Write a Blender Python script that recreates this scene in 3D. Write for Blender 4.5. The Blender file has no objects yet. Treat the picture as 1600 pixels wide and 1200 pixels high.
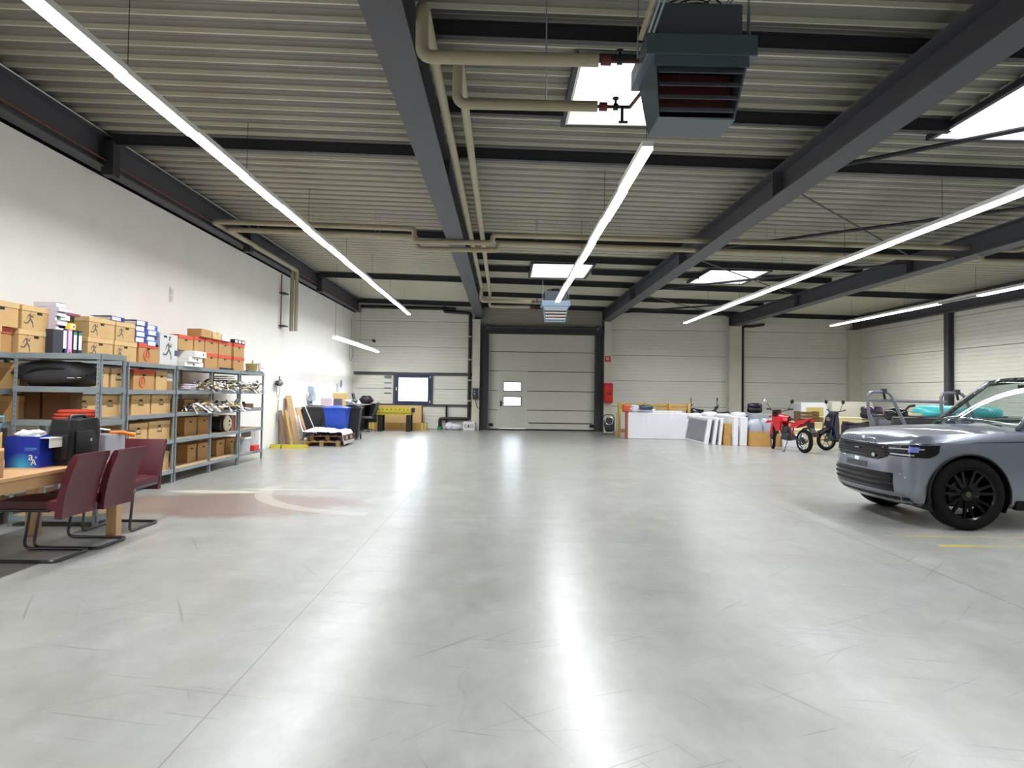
import bpy, bmesh, math, random
from mathutils import Vector, Matrix, noise
R = random.Random(7)
PI = math.pi
sc = bpy.context.scene
COL = sc.collection
# ------------------------------------------------------------------ camera
CAMH, F, CX, CY = 1.455, 1089.0, 800.0, 581.0
YAW, PITCH, ROLL = (CX - 787) / F, (614.0 - CY) / F, 0.0145
_f = Vector((math.sin(YAW) * math.cos(PITCH), math.cos(YAW) * math.cos(PITCH), math.sin(PITCH)))
_r = _f.cross(Vector((0, 0, 1))).normalized()
_u = _r.cross(_f).normalized()
CR = _r * math.cos(ROLL) + _u * math.sin(ROLL)
CU = _u * math.cos(ROLL) - _r * math.sin(ROLL)
CF = _f
cam = bpy.data.objects.new('camera', bpy.data.cameras.new('camera'))
COL.objects.link(cam)
m = Matrix((CR, CU, -CF)).transposed().to_4x4()
m.translation = Vector((0, 0, CAMH))
cam.matrix_world = m
cam.data.sensor_width = 36
cam.data.lens = F / 1600 * 36
cam.data.shift_x = (800 - CX) / 1600
cam.data.shift_y = (CY - 600) / 1600
cam.data.clip_end = 200
sc.camera = cam
# ------------------------------------------------------------------ world and exposure
w = bpy.data.worlds.new('sky'); sc.world = w; w.use_nodes = True
w.node_tree.nodes['Background'].inputs[0].default_value = (0.86, 0.92, 1.0, 1)
w.node_tree.nodes['Background'].inputs[1].default_value = 9.0
sc.view_settings.view_transform = 'Standard'
sc.view_settings.look = 'None'
sc.view_settings.gamma = 1
sc.view_settings.use_curve_mapping = False
sc.view_settings.exposure = 0.0
LAMP_W = 28.0          # watts per metre of light line
LAMP_COL = (0.95, 0.97, 1.0)
TUBE_E = 7.0
# ------------------------------------------------------------------ helpers
def ray(px, py):
    return CF + CR * ((px - CX) / F) - CU * ((py - CY) / F)
def onX(px, py, X):
    d = ray(px, py); t = X / d.x; return Vector((X, d.y * t, CAMH + d.z * t))
def onY(px, py, Y):
    d = ray(px, py); t = Y / d.y; return Vector((d.x * t, Y, CAMH + d.z * t))
def onZ(px, py, Z):
    d = ray(px, py); t = (Z - CAMH) / d.z; return Vector((d.x * t, d.y * t, Z))
def zx(px, X, py=600):
    return onX(px, py, X).y
def xz(px, Y, py=600):
    return onY(px, py, Y).x
def srgb(c):
    if isinstance(c, str):
        c = [int(c[i:i + 2], 16) / 255 for i in (0, 2, 4)]
    return tuple(((v + .055) / 1.055) ** 2.4 if v > .04045 else v / 12.92 for v in c)
MATS = {}
def mat(name, col, rough=.5, metal=0, var=0.0, scale=8, spec=.5, bump=0, emit=0, coat=0, stretch=None):
    if name in MATS: return MATS[name]
    mt = bpy.data.materials.new(name); mt.use_nodes = True
    nt = mt.node_tree; b = nt.nodes['Principled BSDF']
    c = srgb(col)
    b.inputs['Base Color'].default_value = (*c, 1)
    b.inputs['Roughness'].default_value = rough
    b.inputs['Metallic'].default_value = metal
    b.inputs['Specular IOR Level'].default_value = spec
    if coat: b.inputs['Coat Weight'].default_value = coat; b.inputs['Coat Roughness'].default_value = .03
    if emit:
        b.inputs['Emission Color'].default_value = (*c, 1); b.inputs['Emission Strength'].default_value = emit
    if var or bump:
        tc = nt.nodes.new('ShaderNodeTexCoord'); n = nt.nodes.new('ShaderNodeTexNoise')
        n.inputs['Scale'].default_value = scale; n.inputs['Detail'].default_value = 5
        if stretch:
            mp = nt.nodes.new('ShaderNodeMapping'); mp.inputs['Scale'].default_value = stretch
            nt.links.new(tc.outputs['Object'], mp.inputs[0]); nt.links.new(mp.outputs[0], n.inputs[0])
        else: nt.links.new(tc.outputs['Object'], n.inputs[0])
        if var:
            r = nt.nodes.new('ShaderNodeValToRGB')
            r.color_ramp.elements[0].position = .3; r.color_ramp.elements[1].position = .7
            r.color_ramp.elements[0].color = (*[max(0, v * (1 - var)) for v in c], 1)
            r.color_ramp.elements[1].color = (*[min(1, v * (1 + var)) for v in c], 1)
            nt.links.new(n.outputs[0], r.inputs[0]); nt.links.new(r.outputs[0], b.inputs['Base Color'])
        if bump:
            bp = nt.nodes.new('ShaderNodeBump'); bp.inputs['Strength'].default_value = bump; bp.inputs['Distance'].default_value = .02
            nt.links.new(n.outputs[0], bp.inputs['Height']); nt.links.new(bp.outputs[0], b.inputs['Normal'])
    MATS[name] = mt
    return mt
def emat(name, col, e):
    if name in MATS: return MATS[name]
    mt = bpy.data.materials.new(name); mt.use_nodes = True; nt = mt.node_tree
    nt.nodes.clear(); o = nt.nodes.new('ShaderNodeOutputMaterial'); em = nt.nodes.new('ShaderNodeEmission')
    em.inputs[0].default_value = (*col, 1); em.inputs[1].default_value = e
    nt.links.new(em.outputs[0], o.inputs[0]); MATS[name] = mt; return mt
def glassmat(name, tint, refl_ior=1.5, alpha=1.0):
    if name in MATS: return MATS[name]
    mt = bpy.data.materials.new(name); mt.use_nodes = True; nt = mt.node_tree
    nt.nodes.clear(); o = nt.nodes.new('ShaderNodeOutputMaterial')
    tr = nt.nodes.new('ShaderNodeBsdfTransparent'); tr.inputs[0].default_value = (*tint, 1)
    gl = nt.nodes.new('ShaderNodeBsdfGlossy'); gl.inputs['Roughness'].default_value = .02
    fr = nt.nodes.new('ShaderNodeFresnel')
    geo = nt.nodes.new('ShaderNodeNewGeometry'); mr = nt.nodes.new('ShaderNodeMapRange')   # same reflection from both sides of the pane
    mr.inputs['To Min'].default_value = refl_ior; mr.inputs['To Max'].default_value = 1 / refl_ior
    nt.links.new(geo.outputs['Backfacing'], mr.inputs['Value']); nt.links.new(mr.outputs[0], fr.inputs[0])
    mx = nt.nodes.new('ShaderNodeMixShader')
    nt.links.new(fr.outputs[0], mx.inputs[0]); nt.links.new(tr.outputs[0], mx.inputs[1]); nt.links.new(gl.outputs[0], mx.inputs[2])
    nt.links.new(mx.outputs[0], o.inputs[0]); MATS[name] = mt; return mt
class B:
    """collects shapes into one bmesh"""
    def __init__(s): s.bm = bmesh.new()
    def add(s, vs, fs, M=None):
        vv = [s.bm.verts.new(M @ Vector(v) if M else v) for v in vs]
        for f in fs:
            try: s.bm.faces.new([vv[i] for i in f])
            except ValueError: pass
        return vv
    def box(s, x0, x1, y0, y1, z0, z1, M=None, bev=0):
        t = bmesh.new()
        vs = [t.verts.new(v) for v in ((x0,y0,z0),(x1,y0,z0),(x1,y1,z0),(x0,y1,z0),(x0,y0,z1),(x1,y0,z1),(x1,y1,z1),(x0,y1,z1))]
        for f in ((3,2,1,0),(4,5,6,7),(0,1,5,4),(1,2,6,5),(2,3,7,6),(3,0,4,7)): t.faces.new([vs[i] for i in f])
        if bev: bmesh.ops.bevel(t, geom=t.edges[:] , offset=bev, segments=2, affect='EDGES', profile=.5)
        s.join(t, M); return s
    def join(s, t, M=None):
        mp = {}
        for v in t.verts: mp[v] = s.bm.verts.new(M @ v.co if M else v.co)
        for f in t.faces:
            try: s.bm.faces.new([mp[v] for v in f.verts])
            except ValueError: pass
        t.free()
    def tube(s, pts, r, n=8, closed=False):
        pts = [Vector(p) for p in pts]; N = len(pts); rings = []
        rr = r if isinstance(r, (list, tuple)) else [r] * N
        prev = None
        for i, p in enumerate(pts):
            if closed: d = pts[(i + 1) % N] - pts[i - 1]
            else: d = (pts[min(i + 1, N - 1)] - pts[max(i - 1, 0)])
            if d.length < 1e-9: d = Vector((0, 0, 1))
            d.normalize()
            if prev is None:
                a = Vector((0, 0, 1)) if abs(d.z) < .9 else Vector((1, 0, 0))
                e = d.cross(a).normalized()
            else:
                e = (prev - d * prev.dot(d)); e = e.normalized() if e.length > 1e-6 else d.orthogonal().normalized()
            prev = e; g = d.cross(e)
            k = 1.0
            if 0 < i < N - 1 or closed:
                a1 = (pts[i] - pts[i - 1]).normalized(); a2 = (pts[(i + 1) % N] - pts[i]).normalized()
                k = 1 / max(.5, math.sqrt(max(.01, (1 + a1.dot(a2)) / 2)))
                k = min(k, 1.5)
            rings.append([s.bm.verts.new(p + (e * math.cos(t) + g * math.sin(t)) * rr[i] * (k if k < 1.2 else 1.1)) for t in (2 * PI * j / n for j in range(n))])
        for i in range(N if closed else N - 1):
            A, C = rings[i], rings[(i + 1) % N]
            for j in range(n): s.bm.faces.new((A[j], A[(j + 1) % n], C[(j + 1) % n], C[j]))
        if not closed:
            s.bm.faces.new(rings[0][::-1]); s.bm.faces.new(rings[-1])
        return s
    def cyl(s, p, q, r, r2=None, n=16):
        return s.tube([p, q], [r, r if r2 is None else r2], n)
    def lathe(s, prof, n=24, M=None, closed=False):
        """prof: (radius, height) about local z"""
        rings = []
        for (r, h) in prof:
            rings.append([s.bm.verts.new((M @ Vector((r * math.cos(t), r * math.sin(t), h))) if M else (r * math.cos(t), r * math.sin(t), h)) for t in (2 * PI * j / n for j in range(n))])
        K = len(rings)
        for i in range(K if closed else K - 1):
            A, C = rings[i], rings[(i + 1) % K]
            for j in range(n): s.bm.faces.new((A[j], A[(j + 1) % n], C[(j + 1) % n], C[j]))
        if not closed:
            if prof[0][0] > 1e-5: s.bm.faces.new(rings[0][::-1])
            if prof[-1][0] > 1e-5: s.bm.faces.new(rings[-1])
        return s
    def prism(s, poly, a, b, axis='x', M=None):
        """poly in the two other axes, extruded from a to b"""
        def P(u, v, t):
            return {'x': (t, u, v), 'y': (u, t, v), 'z': (u, v, t)}[axis]
        n = len(poly)
        vs = [P(u, v, a) for u, v in poly] + [P(u, v, b) for u, v in poly]
        fs = [tuple(range(n))[::-1], tuple(range(n, 2 * n))] + [(i, (i + 1) % n, n + (i + 1) % n, n + i) for i in range(n)]
        s.add(vs, fs, M); return s
    def grid(s, fn, nu, nv, thick=0):
        """surface point fn(u,v), u,v in 0..1; thick: solid below along -normal approx z"""
        V = [[s.bm.verts.new(fn(i / nu, j / nv)) for j in range(nv + 1)] for i in range(nu + 1)]
        for i in range(nu):
            for j in range(nv): s.bm.faces.new((V[i][j], V[i + 1][j], V[i + 1][j + 1], V[i][j + 1]))
        return V
    def lump(s, c, size, seed=0, amp=.18, fr=2.2, nu=14, nv=8, sq=.6):
        """soft lump with a flat bottom: superellipsoid with folds; c is its base centre"""
        off = Vector((seed * 7.3, seed * 3.1, seed * 1.7))
        def sp(v): return math.copysign(abs(v) ** sq, v)
        rings = []
        for j in range(nv + 1):
            ph = PI * j / nv - PI / 2; ring = []
            for i in range(nu):
                th = 2 * PI * i / nu
                d = Vector((sp(math.cos(ph)) * sp(math.cos(th)), sp(math.cos(ph)) * sp(math.sin(th)), sp(math.sin(ph))))
                k = 1 + amp * noise.noise(Vector((d.x * fr, d.y * fr, d.z * fr)) + off) * 2
                p = Vector((d.x * size[0] / 2 * k, d.y * size[1] / 2 * k, (d.z * k * .5 + .5) * size[2]))
                p.z = max(0.002, p.z)
                ring.append(p)
            rings.append(ring)
        top = [s.bm.verts.new(Vector(c) + rings[j][i]) for j in range(1, nv) for i in range(nu)]
        lo = s.bm.verts.new(Vector(c) + rings[0][0]); hi = s.bm.verts.new(Vector(c) + rings[nv][0])
        for j in range(nv - 2):
            for i in range(nu):
                s.bm.faces.new((top[j * nu + i], top[j * nu + (i + 1) % nu], top[(j + 1) * nu + (i + 1) % nu], top[(j + 1) * nu + i]))
        for i in range(nu):
            s.bm.faces.new((lo, top[(i + 1) % nu], top[i]))
            s.bm.faces.new((hi, top[(nv - 2) * nu + i], top[(nv - 2) * nu + (i + 1) % nu]))
        return s
    def xf(s, M):
        bmesh.ops.transform(s.bm, matrix=M, verts=s.bm.verts[:]); return s
    def mesh(s, name, m, smooth=False):
        bmesh.ops.recalc_face_normals(s.bm, faces=s.bm.faces[:])
        me = bpy.data.meshes.new(name); s.bm.to_mesh(me); s.bm.free()
        for x in (m if isinstance(m, (list, tuple)) else [m]): me.materials.append(x)
        if smooth:
            me.shade_smooth()
            if smooth != 'all': me.set_sharp_from_angle(angle=math.radians(38))
        return me
    def build(s, name, m, parent=None, smooth=False, loc=None, label=None):
        o = bpy.data.objects.new(name, s.mesh(name, m, smooth)); COL.objects.link(o)
        if parent: o.parent = parent
        if loc: o.location = loc
        if label: o['label'] = label
        return o
def RZ(a, loc=(0, 0, 0)): return Matrix.Translation(loc) @ Matrix.Rotation(a, 4, 'Z')
def RX(a, loc=(0, 0, 0)): return Matrix.Translation(loc) @ Matrix.Rotation(a, 4, 'X')
def RY(a, loc=(0, 0, 0)): return Matrix.Translation(loc) @ Matrix.Rotation(a, 4, 'Y')
def tag(o, label, cat, group=None, kind=None):
    o['label'] = label; o['category'] = cat
    if group: o['group'] = group
    if kind: o['kind'] = kind
    return o
def thing(name, label, cat, loc=(0, 0, 0), rz=0, group=None, tilt=None):
    o = bpy.data.objects.new(name, None); COL.objects.link(o); o.location = loc; o.rotation_euler = (tilt[0] if tilt else 0, tilt[1] if tilt else 0, rz)
    o.empty_display_size = .1
    return tag(o, label, cat, group)
def struct(name, label, cat, loc=(0, 0, 0)):
    o = thing(name, label, cat, loc); o['kind'] = 'structure'; return o
def dup(root, loc, rz=None, label=None, group=None):
    r = root.copy(); COL.objects.link(r); r.location = loc
    if rz is not None: r.rotation_euler[2] = rz
    if label: r['label'] = label
    if group: r['group'] = group
    for ch in list(root.children):
        c = ch.copy(); COL.objects.link(c); c.parent = r
        for g in ch.children:
            d = g.copy(); COL.objects.link(d); d.parent = c
    return r
def copymesh(o, parent=None, loc=(0, 0, 0), rot=None):
    c = o.copy(); COL.objects.link(c); c.location = loc
    if parent: c.parent = parent
    if rot: c.rotation_euler = rot
    return c
def text(s, size, m, parent, M, depth=.0015, name='lettering', align='CENTER'):
    cu = bpy.data.curves.new('txt', 'FONT'); cu.body = s; cu.size = size; cu.extrude = depth
    cu.align_x = align; cu.align_y = 'CENTER'; cu.resolution_u = 2
    t = bpy.data.objects.new('txt', cu); COL.objects.link(t)
    me = bpy.data.meshes.new_from_object(t.evaluated_get(bpy.context.evaluated_depsgraph_get()))
    bpy.data.objects.remove(t)
    me.transform(M); me.materials.clear(); me.materials.append(m)
    o = bpy.data.objects.new(name, me); COL.objects.link(o); o.parent = parent
    return o
FACE_X = Matrix(((0, 0, 1, 0), (1, 0, 0, 0), (0, 1, 0, 0), (0, 0, 0, 1)))       # text reading on a face that looks to +x
FACE_Y = Matrix(((1, 0, 0, 0), (0, 0, -1, 0), (0, 1, 0, 0), (0, 0, 0, 1)))      # on a face that looks to -y
def arc(c, r, a0, a1, n, plane='xy', z=0):
    out = []
    for i in range(n + 1):
        t = a0 + (a1 - a0) * i / n; u, v = r * math.cos(t), r * math.sin(t)
        out.append({'xy': (c[0] + u, c[1] + v, z), 'xz': (c[0] + u, z, c[1] + v), 'yz': (z, c[0] + u, c[1] + v)}[plane])
    return out
def fillet(pts, r, n=5):
    """round the corners of a 3d polyline"""
    P = [Vector(p) for p in pts]; out = [P[0]]
    for i in range(1, len(P) - 1):
        a = (P[i - 1] - P[i]); b = (P[i + 1] - P[i]); k = min(r, a.length * .48, b.length * .48)
        p0 = P[i] + a.normalized() * k; p1 = P[i] + b.normalized() * k
        for j in range(n + 1):
            t = j / n; out.append(p0 * (1 - t) ** 2 + P[i] * 2 * t * (1 - t) + p1 * t * t)
    out.append(P[-1]); return out
# ------------------------------------------------------------------ materials of the hall
XL, XR, YF, YN = -5.85, 13.95, 27.3, -5.0
def roof(x): return 4.93 - .02 * (x + .97)
def floor_material():
    mt = bpy.data.materials.new('polished_concrete'); mt.use_nodes = True
    nt = mt.node_tree; b = nt.nodes['Principled BSDF']; L = nt.links
    N = nt.nodes.new
    tc = N('ShaderNodeTexCoord')
    def noi(scale, det, st=(1, 1, 1), rough=.55, dist=0, rot=0):
        mp = N('ShaderNodeMapping'); mp.inputs['Scale'].default_value = st; mp.inputs['Rotation'].default_value = (0, 0, rot)
        n = N('ShaderNodeTexNoise'); n.inputs['Scale'].default_value = scale; n.inputs['Detail'].default_value = det
        n.inputs['Roughness'].default_value = rough; n.inputs['Distortion'].default_value = dist
        L.new(tc.outputs['Object'], mp.inputs[0]); L.new(mp.outputs[0], n.inputs[0]); return n.outputs[0]
    def ramp(src, p0, c0, p1, c1):
        r = N('ShaderNodeValToRGB'); r.color_ramp.elements[0].position = p0; r.color_ramp.elements[1].position = p1
        r.color_ramp.elements[0].color = (*c0, 1); r.color_ramp.elements[1].color = (*c1, 1)
        L.new(src, r.inputs[0]); return r.outputs[0]
    def mix(f, a, c, mode='MIX', fac=None):
        x = N('ShaderNodeMix'); x.data_type = 'RGBA'; x.blend_type = mode
        if fac is not None: x.inputs[0].default_value = fac
        else: L.new(f, x.inputs[0])
        for s, i in ((a, 6), (c, 7)):
            if isinstance(s, tuple): x.inputs[i].default_value = (*s, 1)
            else: L.new(s, x.inputs[i])
        return x.outputs[2]
    def math_(op, a, c=None, clamp=False):
        x = N('ShaderNodeMath'); x.operation = op; x.use_clamp = clamp
        for s, i in ((a, 0), (c, 1)):
            if s is None: continue
            if isinstance(s, (int, float)): x.inputs[i].default_value = s
            else: L.new(s, x.inputs[i])
        return x.outputs[0]
    base = ramp(noi(.45, 6, (1, 1, 1), .6), .3, srgb('8c8c87'), .72, srgb('9c9d99'))
    base = mix(ramp(noi(3.0, 8, (1, .55, 1), .7), .35, (0, 0, 0), .7, (1, 1, 1)), base, srgb('aaaba7'), fac=None)
    base = mix(ramp(noi(1.3, 8, (.35, 1.4, 1), .62, .3), .42, (0, 0, 0), .85, (.55, .55, .55)), base, srgb('85847a'))
    base = mix(ramp(noi(7, 6, (1, .6, 1), .7), .3, (0, 0, 0), .75, (.3, .3, .3)), base, srgb('80807a'))
    # fine scratches and tyre scuffs
    def streak(scale, rot, sx, seed):
        mp = N('ShaderNodeMapping'); mp.vector_type = 'TEXTURE'; mp.inputs['Rotation'].default_value = (0, 0, rot); mp.inputs['Scale'].default_value = (1 / sx, 1.6, 1); mp.inputs['Location'].default_value = (seed, seed * .7, 0)
        n = N('ShaderNodeTexNoise'); n.inputs['Scale'].default_value = scale; n.inputs['Detail'].default_value = 2; n.inputs['Roughness'].default_value = .4; n.inputs['Distortion'].default_value = .15
        L.new(tc.outputs['Object'], mp.inputs[0]); L.new(mp.outputs[0], n.inputs[0]); return n.outputs[0]
    for k, (rot, sx, th) in enumerate(((.5, 22, .70), (-.75, 26, .70), (1.35, 24, .69), (2.1, 30, .70), (-1.2, 18, .71))):
        s = ramp(streak(1.0 + .2 * k, rot, sx, k * 3.1), th, (0, 0, 0), th + .04, (.5, .5, .5))
        base = mix(s, base, srgb('6f6f68'))
    # hairline cracks
    v = N('ShaderNodeTexVoronoi'); v.feature = 'DISTANCE_TO_EDGE'; v.inputs['Scale'].default_value = .55
    wob = N('ShaderNodeVectorMath'); wob.operation = 'MULTIPLY_ADD'; nn = N('ShaderNodeTexNoise'); nn.inputs['Scale'].default_value = 2.6; nn.inputs['Detail'].default_value = 3
    L.new(tc.outputs['Object'], nn.inputs[0]); L.new(nn.outputs[1], wob.inputs[0]); wob.inputs[1].default_value = (.14, .14, 0); L.new(tc.outputs['Object'], wob.inputs[2]); L.new(wob.outputs[0], v.inputs[0])
    crack = math_('MULTIPLY', ramp(v.outputs[0], .0008, (1, 1, 1), .0028, (0, 0, 0)), ramp(noi(.5, 2), .50, (0, 0, 0), .66, (.5, .5, .5)))
    base = mix(crack, base, srgb('6c6b64'))
    # joints of the slab: two along the hall, some across
    sep = N('ShaderNodeSeparateXYZ'); L.new(tc.outputs['Object'], sep.inputs[0])
    j = None
    for comp, at_ in ((0, 3.66), (1, 8.15), (0, -1.3), (1, 14.4), (1, 20.8), (0, 8.9)):
        d = math_('ABSOLUTE', math_('SUBTRACT', sep.outputs[comp], at_))
        d = math_('LESS_THAN', d, .007 if at_ in (3.66, 8.15) else .004)
        j = d if j is None else math_('MAXIMUM', j, d)
    base = mix(math_('MULTIPLY', j, .6), base, srgb('55544d'))
    # brown stain by the shelves with a pale rim of filler
    def blob(cx, cy, rx, ry, wobble, sc_):
        a = math_('MULTIPLY', math_('SUBTRACT', sep.outputs[0], cx), 1 / rx); a2 = math_('MULTIPLY', a, a)
        c = math_('MULTIPLY', math_('SUBTRACT', sep.outputs[1], cy), 1 / ry); c2 = math_('MULTIPLY', c, c)
        d = math_('SQRT', math_('ADD', a2, c2))
        return math_('ADD', d, math_('MULTIPLY', math_('SUBTRACT', noi(sc_, 7, rough=.65), .5), wobble))
    st = ramp(blob(-3.55, 8.9, 1.95, 1.05, 1.3, 1.3), .75, (.85, .85, .85), 1.12, (0, 0, 0))
    base = mix(st, base, srgb('857068'))
    rim = ramp(blob(-4.05, 9.95, .75, .16, .9, 2.2), .75, (.8, .8, .8), .95, (0, 0, 0))
    base = mix(rim, base, srgb('d6cfba'))
    rim = ramp(blob(-2.9, 10.25, 1.3, .07, .9, 2.2), .75, (.55, .55, .55), .95, (0, 0, 0))
    base = mix(rim, base, srgb('cfc8b2'))
    # pale curved tyre scrub
    a = math_('SUBTRACT', sep.outputs[0], -1.35); c = math_('SUBTRACT', sep.outputs[1], 10.35)
    d = math_('SQRT', math_('ADD', math_('MULTIPLY', a, a), math_('MULTIPLY', c, c)))
    d = math_('ABSOLUTE', math_('SUBTRACT', d, 2.05))
    band = math_('MULTIPLY', math_('LESS_THAN', d, .11), math_('MULTIPLY', math_('LESS_THAN', sep.outputs[0], -1.6), math_('LESS_THAN', sep.outputs[1], 10.6)))
    base = mix(math_('MULTIPLY', band, .42), base, srgb('c3bfae'))
    # worn yellow bay lines
    y = None
    for (yy, x0, x1, hw) in ((7.38, 4.05, 12, .03), (6.92, 4.35, 12, .045), (9.6, 3.4, 12, .03), (12.4, 3.6, 12, .05), (15.4, 4.5, 12, .05)):
        q = math_('LESS_THAN', math_('ABSOLUTE', math_('SUBTRACT', sep.outputs[1], yy)), hw)
        q = math_('MULTIPLY', q, math_('MULTIPLY', math_('GREATER_THAN', sep.outputs[0], x0), math_('LESS_THAN', sep.outputs[0], x1)))
        if yy > 9: q = math_('MULTIPLY', q, .35)
        y = q if y is None else math_('MAXIMUM', y, q)
    y = math_('MULTIPLY', y, ramp(noi(2.5, 6, rough=.7), .35, (.15, .15, .15), .6, (1, 1, 1)))
    base = mix(y, base, srgb('c9b44e'))
    L.new(base, b.inputs['Base Color'])
    b.inputs['Roughness'].default_value = .28; b.inputs['Specular IOR Level'].default_value = .55
    bp = N('ShaderNodeBump'); bp.inputs['Strength'].default_value = .08; bp.inputs['Distance'].default_value = .01
    L.new(noi(.8, 3), bp.inputs['Height']); L.new(bp.outputs[0], b.inputs['Normal'])
    return mt
M_floor = floor_material()
M_plaster = mat('white_plaster', 'efede6', .85, var=.025, scale=1.2)
M_panel = mat('cream_cladding', 'e4e3d7', .42, var=.03, scale=1.5)
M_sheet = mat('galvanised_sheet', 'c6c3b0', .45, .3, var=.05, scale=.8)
M_pan = mat('grey_pan_sheet', '7a7872', .5, .35, var=.05, scale=.8)  # pan colour darkened so the rib crests stand out as pale lines
M_steel = mat('grey_painted_steel', '4a4b51', .55, var=.05, scale=2)
M_dark = mat('dark_painted_steel', '2b2c31', .55)
M_black = mat('black_plastic', '161618', .45)
M_conc = mat('precast_concrete', 'd0ccbb', .8, var=.06, scale=3)
M_white = mat('white_paint', 'e6e6e2', .5)
M_alu = mat('brushed_aluminium', 'b6b8ba', .35, .8)
M_galv = mat('galvanised_steel', '9aa5aa', .42, .55, var=.08, scale=6)
M_insul = mat('cream_pipe_lagging', 'a89f86', .6, var=.06, scale=3)
M_pipe = mat('black_drain_pipe', '1d1a1a', .35)
M_red = mat('signal_red', 'd22a22', .4)
M_mdf = mat('chipboard', 'b99f78', .8, var=.08, scale=20)
# ------------------------------------------------------------------ floor and walls
fl = B().box(XL - .3, XR + .3, YN - .3, YF + .4, -.2, 0).build('floor', M_floor)
tag(fl, 'polished grey concrete hall floor with scuffs, joints and worn yellow lines', 'floor', kind='structure')
wl = struct('wall_left', 'smooth white plastered wall behind the metal shelves', 'wall')
B().box(XL - .25, XL, YN, YF, 0, 4.5).build('wall_face', M_plaster, wl)
B().box(XL - .6, XL - .5, YN, YF + .1, 4.3, roof(XL) + .1).build('upper_cladding', M_steel, wl)
B().box(XL - .5, XL - .25, YN, YF, 4.3, 4.42).build('wall_top', M_plaster, wl)
# far wall: courses of ribbed cladding between columns and openings
WIN = (-4.22, -2.83, .93, 2.2)
DOOR = (-.92, 3.86, 0, 3.95)
def clad_course(x0, x1, z0, z1):
    """one horizontal ribbed panel in the xz plane, front at y=0 facing -y, ribs .125 m apart"""
    b = B(); pts = [(.10, z0 + .006), (.012, z0 + .006)]
    z = z0 + .012
    while z < z1 - .02:
        pts += [(0, z + .002), (0, min(z + .1, z1 - .012)), (.014, min(z + .107, z1 - .008)), (.014, min(z + .118, z1 - .006))]
        z += .125
    pts += [(.10, z1 - .004)]
    q = []
    for p in pts:
        if not q or (abs(p[0] - q[-1][0]) + abs(p[1] - q[-1][1])) > 1e-5: q.append(p)
    return b.prism(q, x0, x1, 'x')
def cladding(wallobj, spans, M4, openings=(), H=lambda x: 5.2, z0=0.0, step=1.0):
    n = 0
    for (a, c) in spans:
        z = z0
        top = H((a + c) / 2)
        while z < top - .02:
            z1 = min(z + step, top)
            segs = [(a, c)]
            for (ox0, ox1, oz0, oz1) in openings:
                if z1 > oz0 + .01 and z < oz1 - .01:
                    ns = []
                    for s in segs:
                        if ox1 <= s[0] or ox0 >= s[1]: ns.append(s); continue
                        if ox0 > s[0]: ns.append((s[0], ox0))
                        if ox1 < s[1]: ns.append((ox1, s[1]))
                    segs = ns
            for s in segs:
                if s[1] - s[0] > .03:
                    clad_course(s[0], s[1], z, z1).xf(M4).build('wall_panel', M_panel, wallobj); n += 1
            z = z1
wf = struct('wall_far', 'cream ribbed cladding wall at the far end of the hall', 'wall')
def core(spans, M4, wallobj, y0=.1, y1=.3):
    b = B()
    for (x0, x1, a, c) in spans: b.box(x0, x1, y0, y1, a, c)
    b.xf(M4).build('wall_core', M_dark, wallobj)
MF = Matrix.Translation((0, YF, 0))
core([(XL - .5, WIN[0], 0, 5.3), (WIN[0], WIN[1], 0, WIN[2]), (WIN[0], WIN[1], WIN[3], 5.3), (WIN[1], DOOR[0], 0, 5.3), (DOOR[0], DOOR[1], 3.95, 5.3), (DOOR[1], XR + .3, 0, 5.3)], MF, wf)
cladding(wf, [(XL, -1.16)], MF, [(WIN[0], WIN[1], 0.96, 2.2)], roof, 2.2, 1.0)
cladding(wf, [(XL, WIN[0]), (WIN[1], -1.16)], MF, [], lambda x: 2.1, .96, .6)
cladding(wf, [(XL, -1.16)], MF, [], lambda x: .93, .0, .93)
cladding(wf, [(4.18, 8.85), (9.27, XR)], MF, [], roof, 0, 1.0)
clad_course(DOOR[0], DOOR[1], 4.05, roof(1.5)).xf(MF).build('lintel_panel', mat('lintel_sheet', 'a5a497', .5), wf)
B().box(XL, -1.16, -.05, .02, 2.1, 2.2).xf(MF).build('rail', M_steel, wf)
B().box(XL, -1.16, -.05, .02, .885, .96).xf(MF).build('rail', M_steel, wf)
for x in (-4.3, -2.83):
    B().box(x, x + .08, -.05, .02, .96, 2.1).xf(MF).build('mullion', M_steel, wf)
for (x0, x1, z1) in ((-1.22, -.93, 4.4), (3.9, 4.2, 4.4), (8.78, 9.25, 4.3), (13.5, 13.95, 4.2)):
    B().box(x0, x1, YF - .32, YF + .02, 0, z1 - .1).build('concrete_column', M_conc, wf)
# right wall
wr = struct('wall_right', 'cream ribbed cladding wall on the right side of the hall', 'wall')
MR = Matrix(((0, -1, 0, XR), (1, 0, 0, 0), (0, 0, 1, 0), (0, 0, 0, 1)))
MR = Matrix(((0, 1, 0, XR), (1, 0, 0, 0), (0, 0, 1, 0), (0, 0, 0, 1)))
core([(YN, YF, 0, 5.3)], MR, wr)
cladding(wr, [(9.0, 15.3), (15.3, 21.55), (21.55, YF)], MR, [], lambda x: 4.62, 0, 1.0)
cladding(wr, [(YN, 9.0)], MR, [], lambda x: 4.62, 0, 1.55)
for y in (9.0, 15.3, 21.5):
    b = B(); 
    b.box(XR - .2, XR - .185, y - .1, y + .1, 0, 4.15).box(XR - .015, XR, y - .1, y + .1, 0, 4.15).box(XR - .2, XR, y - .006, y + .006, 0, 4.15)
    b.build('steel_column', M_steel, wr)
wn = struct('wall_near', 'cream wall behind the camera', 'wall')
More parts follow.
